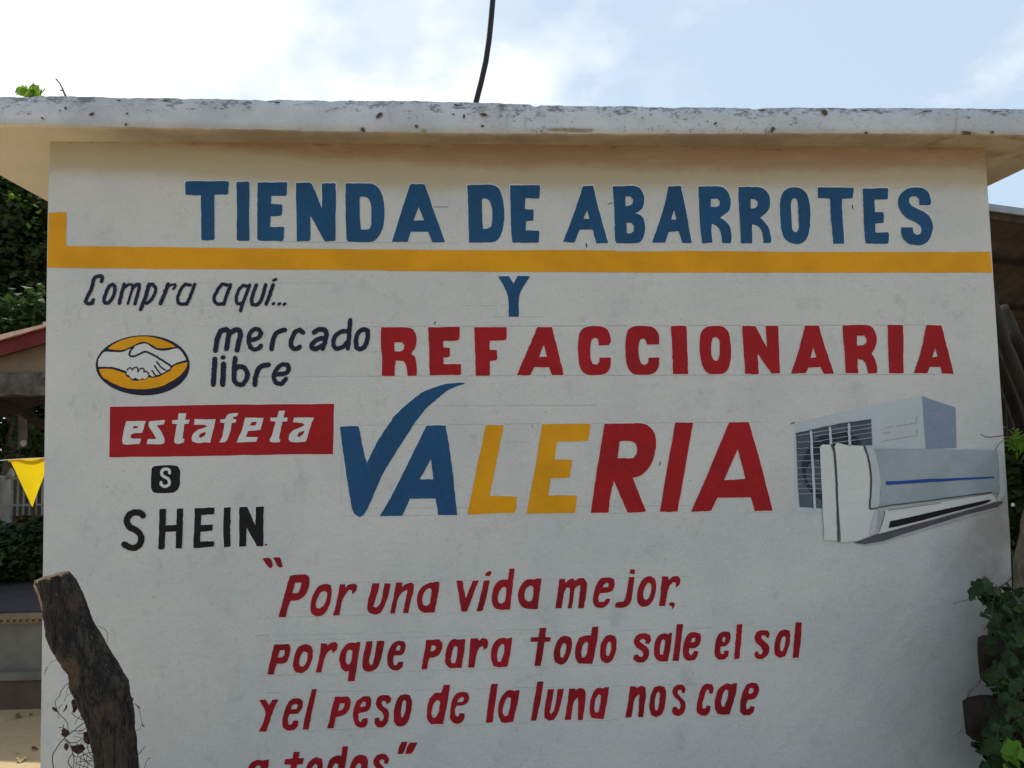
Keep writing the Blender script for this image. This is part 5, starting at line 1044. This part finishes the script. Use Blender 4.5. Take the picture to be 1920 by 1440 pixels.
ivy = empty('ivy', (at_y(1900, 1440, IY-.1).x, IY-0.1, 0), 'dark green lobed ivy climbing over the trunk stubs at the right edge', 'ivy')
rd = random.Random(5); lmi = [leafmesh('ivy_leaf', M['ivy'], 1, 3, 40+i, .25) for i in range(4)]; lmb = leafmesh('ivy_leaf_fresh', M['leaf_bright'], 1, 3, 50, .2)
def lb(y):
    P_ = [(1095,1862),(1105,1850),(1150,1866),(1185,1880),(1230,1872),(1280,1868),(1320,1872),(1380,1862),(1400,1850),(1440,1838),(1500,1828),(1600,1830)]
    for (a, xa), (b, xb) in zip(P_, P_[1:]):
        if y <= b: return xa+(xb-xa)*(y-a)/(b-a)
    return 1830
def put_ivy(u, v, s, me=None, dy=None):
    o = place_leaf('leaf', me or rd.choice(lmi), at_y(u, v, IY-.13+(dy if dy is not None else rd.uniform(-.10, .04))), ivy, s, rd, .45, .35)
for i in range(262):
    v = rd.uniform(1098, 1520); u = lb(v)+ (rd.random()**1.3)*(2010-lb(v))
    put_ivy(u, v, rd.choice((.026, .034, .042, .05, .056)))
for u, v in ((1822,1112),(1829,1103),(1842,1102),(1838,1114),(1848,1120),(1832,1122),(1844,1132),(1850,1112),(1862,1106),(1870,1108),(1858,1128),(1866,1142),(1858,1162),(1852,1180)): put_ivy(u, v, .045, dy=-.02)
for u, v in ((1862,1196),(1872,1212),(1858,1266),(1880,1240),(1890,1275),(1848,1318),(1866,1330),(1858,1372),(1872,1352),(1838,1388),(1888,1310)): put_ivy(u, v, rd.uniform(.034, .056), dy=.0)
lmy = leafmesh('ivy_leaf_yellow', M['leaf_mid'], 1, 3, 61, .3)
for i in range(26):
    v = rd.uniform(1130, 1440); put_ivy(lb(v)+rd.uniform(10, 90), v, rd.uniform(.022, .045), lmy, dy=-.06)
for u, v in ((1915,1405),(1900,1425),(1925,1420),(1912,1438),(1935,1440),(1890,1440),(1920,1455)): put_ivy(u, v, .055, lmb, dy=-.12)
for p, wd in (([(1844,1182),(1858,1160),(1862,1130),(1868,1110)],1.6), ([(1787,1132),(1800,1128),(1815,1124)],1.0), ([(1840,1275),(1830,1288),(1820,1298),(1812,1310)],1.6), ([(1843,1272),(1826,1284),(1813,1302)],1.1), ([(1849,1411),(1870,1390),(1888,1374),(1905,1352),(1925,1342)],1.8), ([(1888,1374),(1898,1390),(1915,1388)],1.4), ([(1905,1300),(1898,1320),(1906,1335),(1920,1345)],1.3), ([(1808,1363),(1800,1372),(1792,1380)],1.0), ([(1897,1035),(1904,1060),(1900,1100)],1.4), ([(1870,1105),(1886,1094),(1900,1082)],1.2)):
    q = smooth([Vector(a) for a in p], closed=False, step=4); mb = MB(); mb.tube([at_y(a.x, a.y, IY-.20) for a in q], wd*.0009, 5); mb.build('stem', M['leaf_mid'] if p[0][0] > 1845 else M['tendril'], ivy)
cr = crown('inner_foliage', M['ivy'], [pxc(1915, 1180, IY+.06, 52, .10, 75), pxc(1920, 1290, IY+.06, 50, .10, 90), pxc(1930, 1400, IY+.06, 85, .10, 100), pxc(1970, 1250, IY+.06, 90, .12, 160), pxc(1930, 1520, IY+.06, 95, .10, 110), pxc(1925, 1480, IY-.02, 80, .1, 80)], 2600, 0.045, ivy, rd, kind='stuff')

# shrub, leaning logs and lean-to behind the right corner
M['wood_grey'] = mat('weathered_log', (0.042, 0.035, 0.028), 0.95, col2=(0.018, 0.015, 0.012), vscale=10, bump=0.8, stretch=(1, 1, .3))
logs = [((1846,520),(1880,640),(1935,770),(2060,1060),.038,'grey log leaning nearest the corner of the shop'), ((1838,560),(1875,690),(1925,830),(2010,1060),.034,'lower grey log leaning behind the edge of the shop wall'),
        ((1880,575),(1905,640),(1945,720),(2110,1040),.040,'brown log leaning further right, behind the grey logs'), ((1862,600),(1890,690),(1935,790),(2040,1060),.030,'thin dark log between the leaning logs')]
for i, (a, b, c, d, r_, lab) in enumerate(logs):
    Y_ = 1.15+.12*i; e = at_y(*d, Y_); mb = MB(); lumpy(mb, [at_y(*a, Y_+.1), at_y(*b, Y_), at_y(*c, Y_), e, Vector((e.x+(e.z)*.5, Y_-.1, -.01))], [r_*.8, r_, r_*1.05, r_*1.1, r_*1.15], 9, .10, i)
    tag(mb.build('leaning_log', M['wood_grey'], smooth=True), lab, 'log', 'logs leaning behind the right corner of the shop')
shr = empty('undergrowth_shrub', tuple(at_y(1930, 1000, .8).xy)+(0,), 'dark tangled shrub behind the right corner of the shop', 'shrub')
rd = random.Random(8)
crown('foliage', M['leaf_dark'], [pxc(1925, 900, .7, 42, .2, 75), pxc(1990, 900, .8, 60, .3, 90), pxc(1930, 1010, .7, 45, .2, 70), pxc(1970, 1120, .8, 70, .25, 120), pxc(1900, 1180, .9, 60, .25, 120), pxc(1960, 1290, .9, 90, .2, 90), pxc(2080, 1000, .9, 80, .3, 180)], 9000, 0.062, shr, rd)
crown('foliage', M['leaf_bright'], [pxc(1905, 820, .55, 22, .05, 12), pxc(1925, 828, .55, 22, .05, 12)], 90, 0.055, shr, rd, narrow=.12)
mb = MB(); mb.tube([(shr.location.x, .8, 0), (shr.location.x+.04, .8, .7), (shr.location.x+.1, .8, 1.3)], [.03, .025, .012], 6); mb.tube([(shr.location.x, .8, .3), (shr.location.x-.14, .8, 1.0)], [.02, .008], 6); mb.build('stem', M['bark'], shr)
c_ = at_y(1898, 946, .45); mb = MB()
for a in (0, 1.3, 2.6, 3.9, 5.2): d_ = Vector((math.cos(a), -.5, math.sin(a))).normalized()*.012; e = d_.cross(Vector((0, 1, 0))).normalized()*.005; mb.add([c_, c_+d_*.5+e, c_+d_, c_+d_*.5-e], [(0, 1, 2, 3)])
mb.build('flower', M['petal'], shr)

# lean-to with corrugated roof
HY = 3.2
M['tin'] = mat('corrugated_sheet', (0.065, 0.060, 0.056), 0.8, col2=(0.035, 0.030, 0.027), vscale=3)
M['plank'] = mat('dark_plank', (0.045, 0.036, 0.028), 0.95, col2=(0.03, 0.025, 0.02), vscale=10, stretch=(1, 1, .2))
a_ = at_y(1855, 392, HY); b_ = at_y(1922, 401, HY); sl2 = (b_.z-a_.z)/(b_.x-a_.x)
lean = empty('lean_to', (6.2, HY+1.5, 0), 'dark open lean-to with a corrugated metal roof behind the right end of the shop', 'shed')
hx0, hx1 = a_.x-.55, a_.x+4.5; back = 6.6; drop = 0.95
def hz(x, y): return a_.z+(x-a_.x)*sl2-(y-HY)/(back-HY)*drop
k = 0; x = hx0; sh0 = None
while x < hx1:
    V_ = []; nn_ = 24
    for j in range(nn_+1):
        xx = x+0.80*j/nn_; wv = 0.012*math.cos(2*math.pi*j/4)
        V_ += [(xx, HY, hz(xx, HY)+wv), (xx, back, hz(xx, back)+wv), (xx, HY, hz(xx, HY)+wv-.006), (xx, back, hz(xx, back)+wv-.006)]
    f = []
    for j in range(nn_): f += [(j*4, j*4+4, j*4+5, j*4+1), (j*4+2, j*4+3, j*4+7, j*4+6), (j*4, j*4+2, j*4+6, j*4+4), (j*4+1, j*4+5, j*4+7, j*4+3)]
    o = obj('roof_sheet', [Vector(v)+Vector((0, 0, .012*(k % 2))) for v in V_], f, M['tin'], lean); x += .76; k += 1
mb = MB(); mb.add([(hx0,HY-.02,hz(hx0,HY)-.09),(hx1,HY-.02,hz(hx1,HY)-.09),(hx1,HY+.03,hz(hx1,HY)-.09),(hx0,HY+.03,hz(hx0,HY)-.09),(hx0,HY-.02,hz(hx0,HY)-.02),(hx1,HY-.02,hz(hx1,HY)-.02),(hx1,HY+.03,hz(hx1,HY)-.02),(hx0,HY+.03,hz(hx0,HY)-.02)], [(0,3,2,1),(4,5,6,7),(0,1,5,4),(1,2,6,5),(2,3,7,6),(3,0,4,7)]); mb.build('edge_board', M['wood_dark'], lean)
M['flash'] = mat('grey_flashing', (0.30, 0.34, 0.39), 0.6, var=0.3, vscale=6)
mb = MB(); mb.add([(hx0,HY-.05,hz(hx0,HY)-.03),(hx1,HY-.05,hz(hx1,HY)-.03),(hx1,HY-.025,hz(hx1,HY)-.03),(hx0,HY-.025,hz(hx0,HY)-.03),(hx0,HY-.05,hz(hx0,HY)+.028),(hx1,HY-.05,hz(hx1,HY)+.028),(hx1,HY-.025,hz(hx1,HY)+.028),(hx0,HY-.025,hz(hx0,HY)+.028)], [(0,3,2,1),(4,5,6,7),(0,1,5,4),(1,2,6,5),(2,3,7,6),(3,0,4,7)]); mb.build('edge_flashing', M['flash'], lean)
for y in (3.9, 4.7, 5.5, 6.3):
    mb = MB(); mb.tube([(hx0, y, hz(hx0, y)-.07), (hx1, y, hz(hx1, y)-.07)], .045, 7); mb.build('purlin', M['wood_dark'], lean)
for xx, yy in ((hx0+.2, 3.4), (hx1-.2, 3.4), (hx0+.2, 6.4), (hx1-.2, 6.4)): mb = MB(); mb.tube([(xx, yy, 0), (xx, yy, hz(xx, yy)-.06)], .06, 8); mb.build('post', M['wood_dark'], lean)
x = hx0; p0 = None
while x < hx1:
    zt_ = hz(x+.1, 6.5)-.08
    mb = MB(); mb.box((x, 6.5+random.uniform(0, .02), 0), (x+.19, 6.53, zt_)); mb.build('plank', M['plank'], lean); x += .2
y = 3.5
while y < 6.45:
    mb = MB(); mb.box((hx1-.06, y, 0), (hx1-.03, y+.19, hz(hx1, y)-.08)); mb.build('plank', M['plank'], lean); y += .2  # unseen side wall, added to darken the lean-to

# far trees so that the place goes on beyond the frame
rd = random.Random(21)
cl = []
for i in range(34):
    x = -34+i*2.1; y = 24+rd.uniform(-3, 5); r_ = rd.uniform(1.5, 2.3)
    cl.append(((x, y, r_*.7), (r_*1.2, r_, r_)))
tag(crown('distant_wood', M['leaf_dark'], cl, 14000, 0.34, None, rd), 'mass of trees far behind the shop', 'wood', kind='stuff')
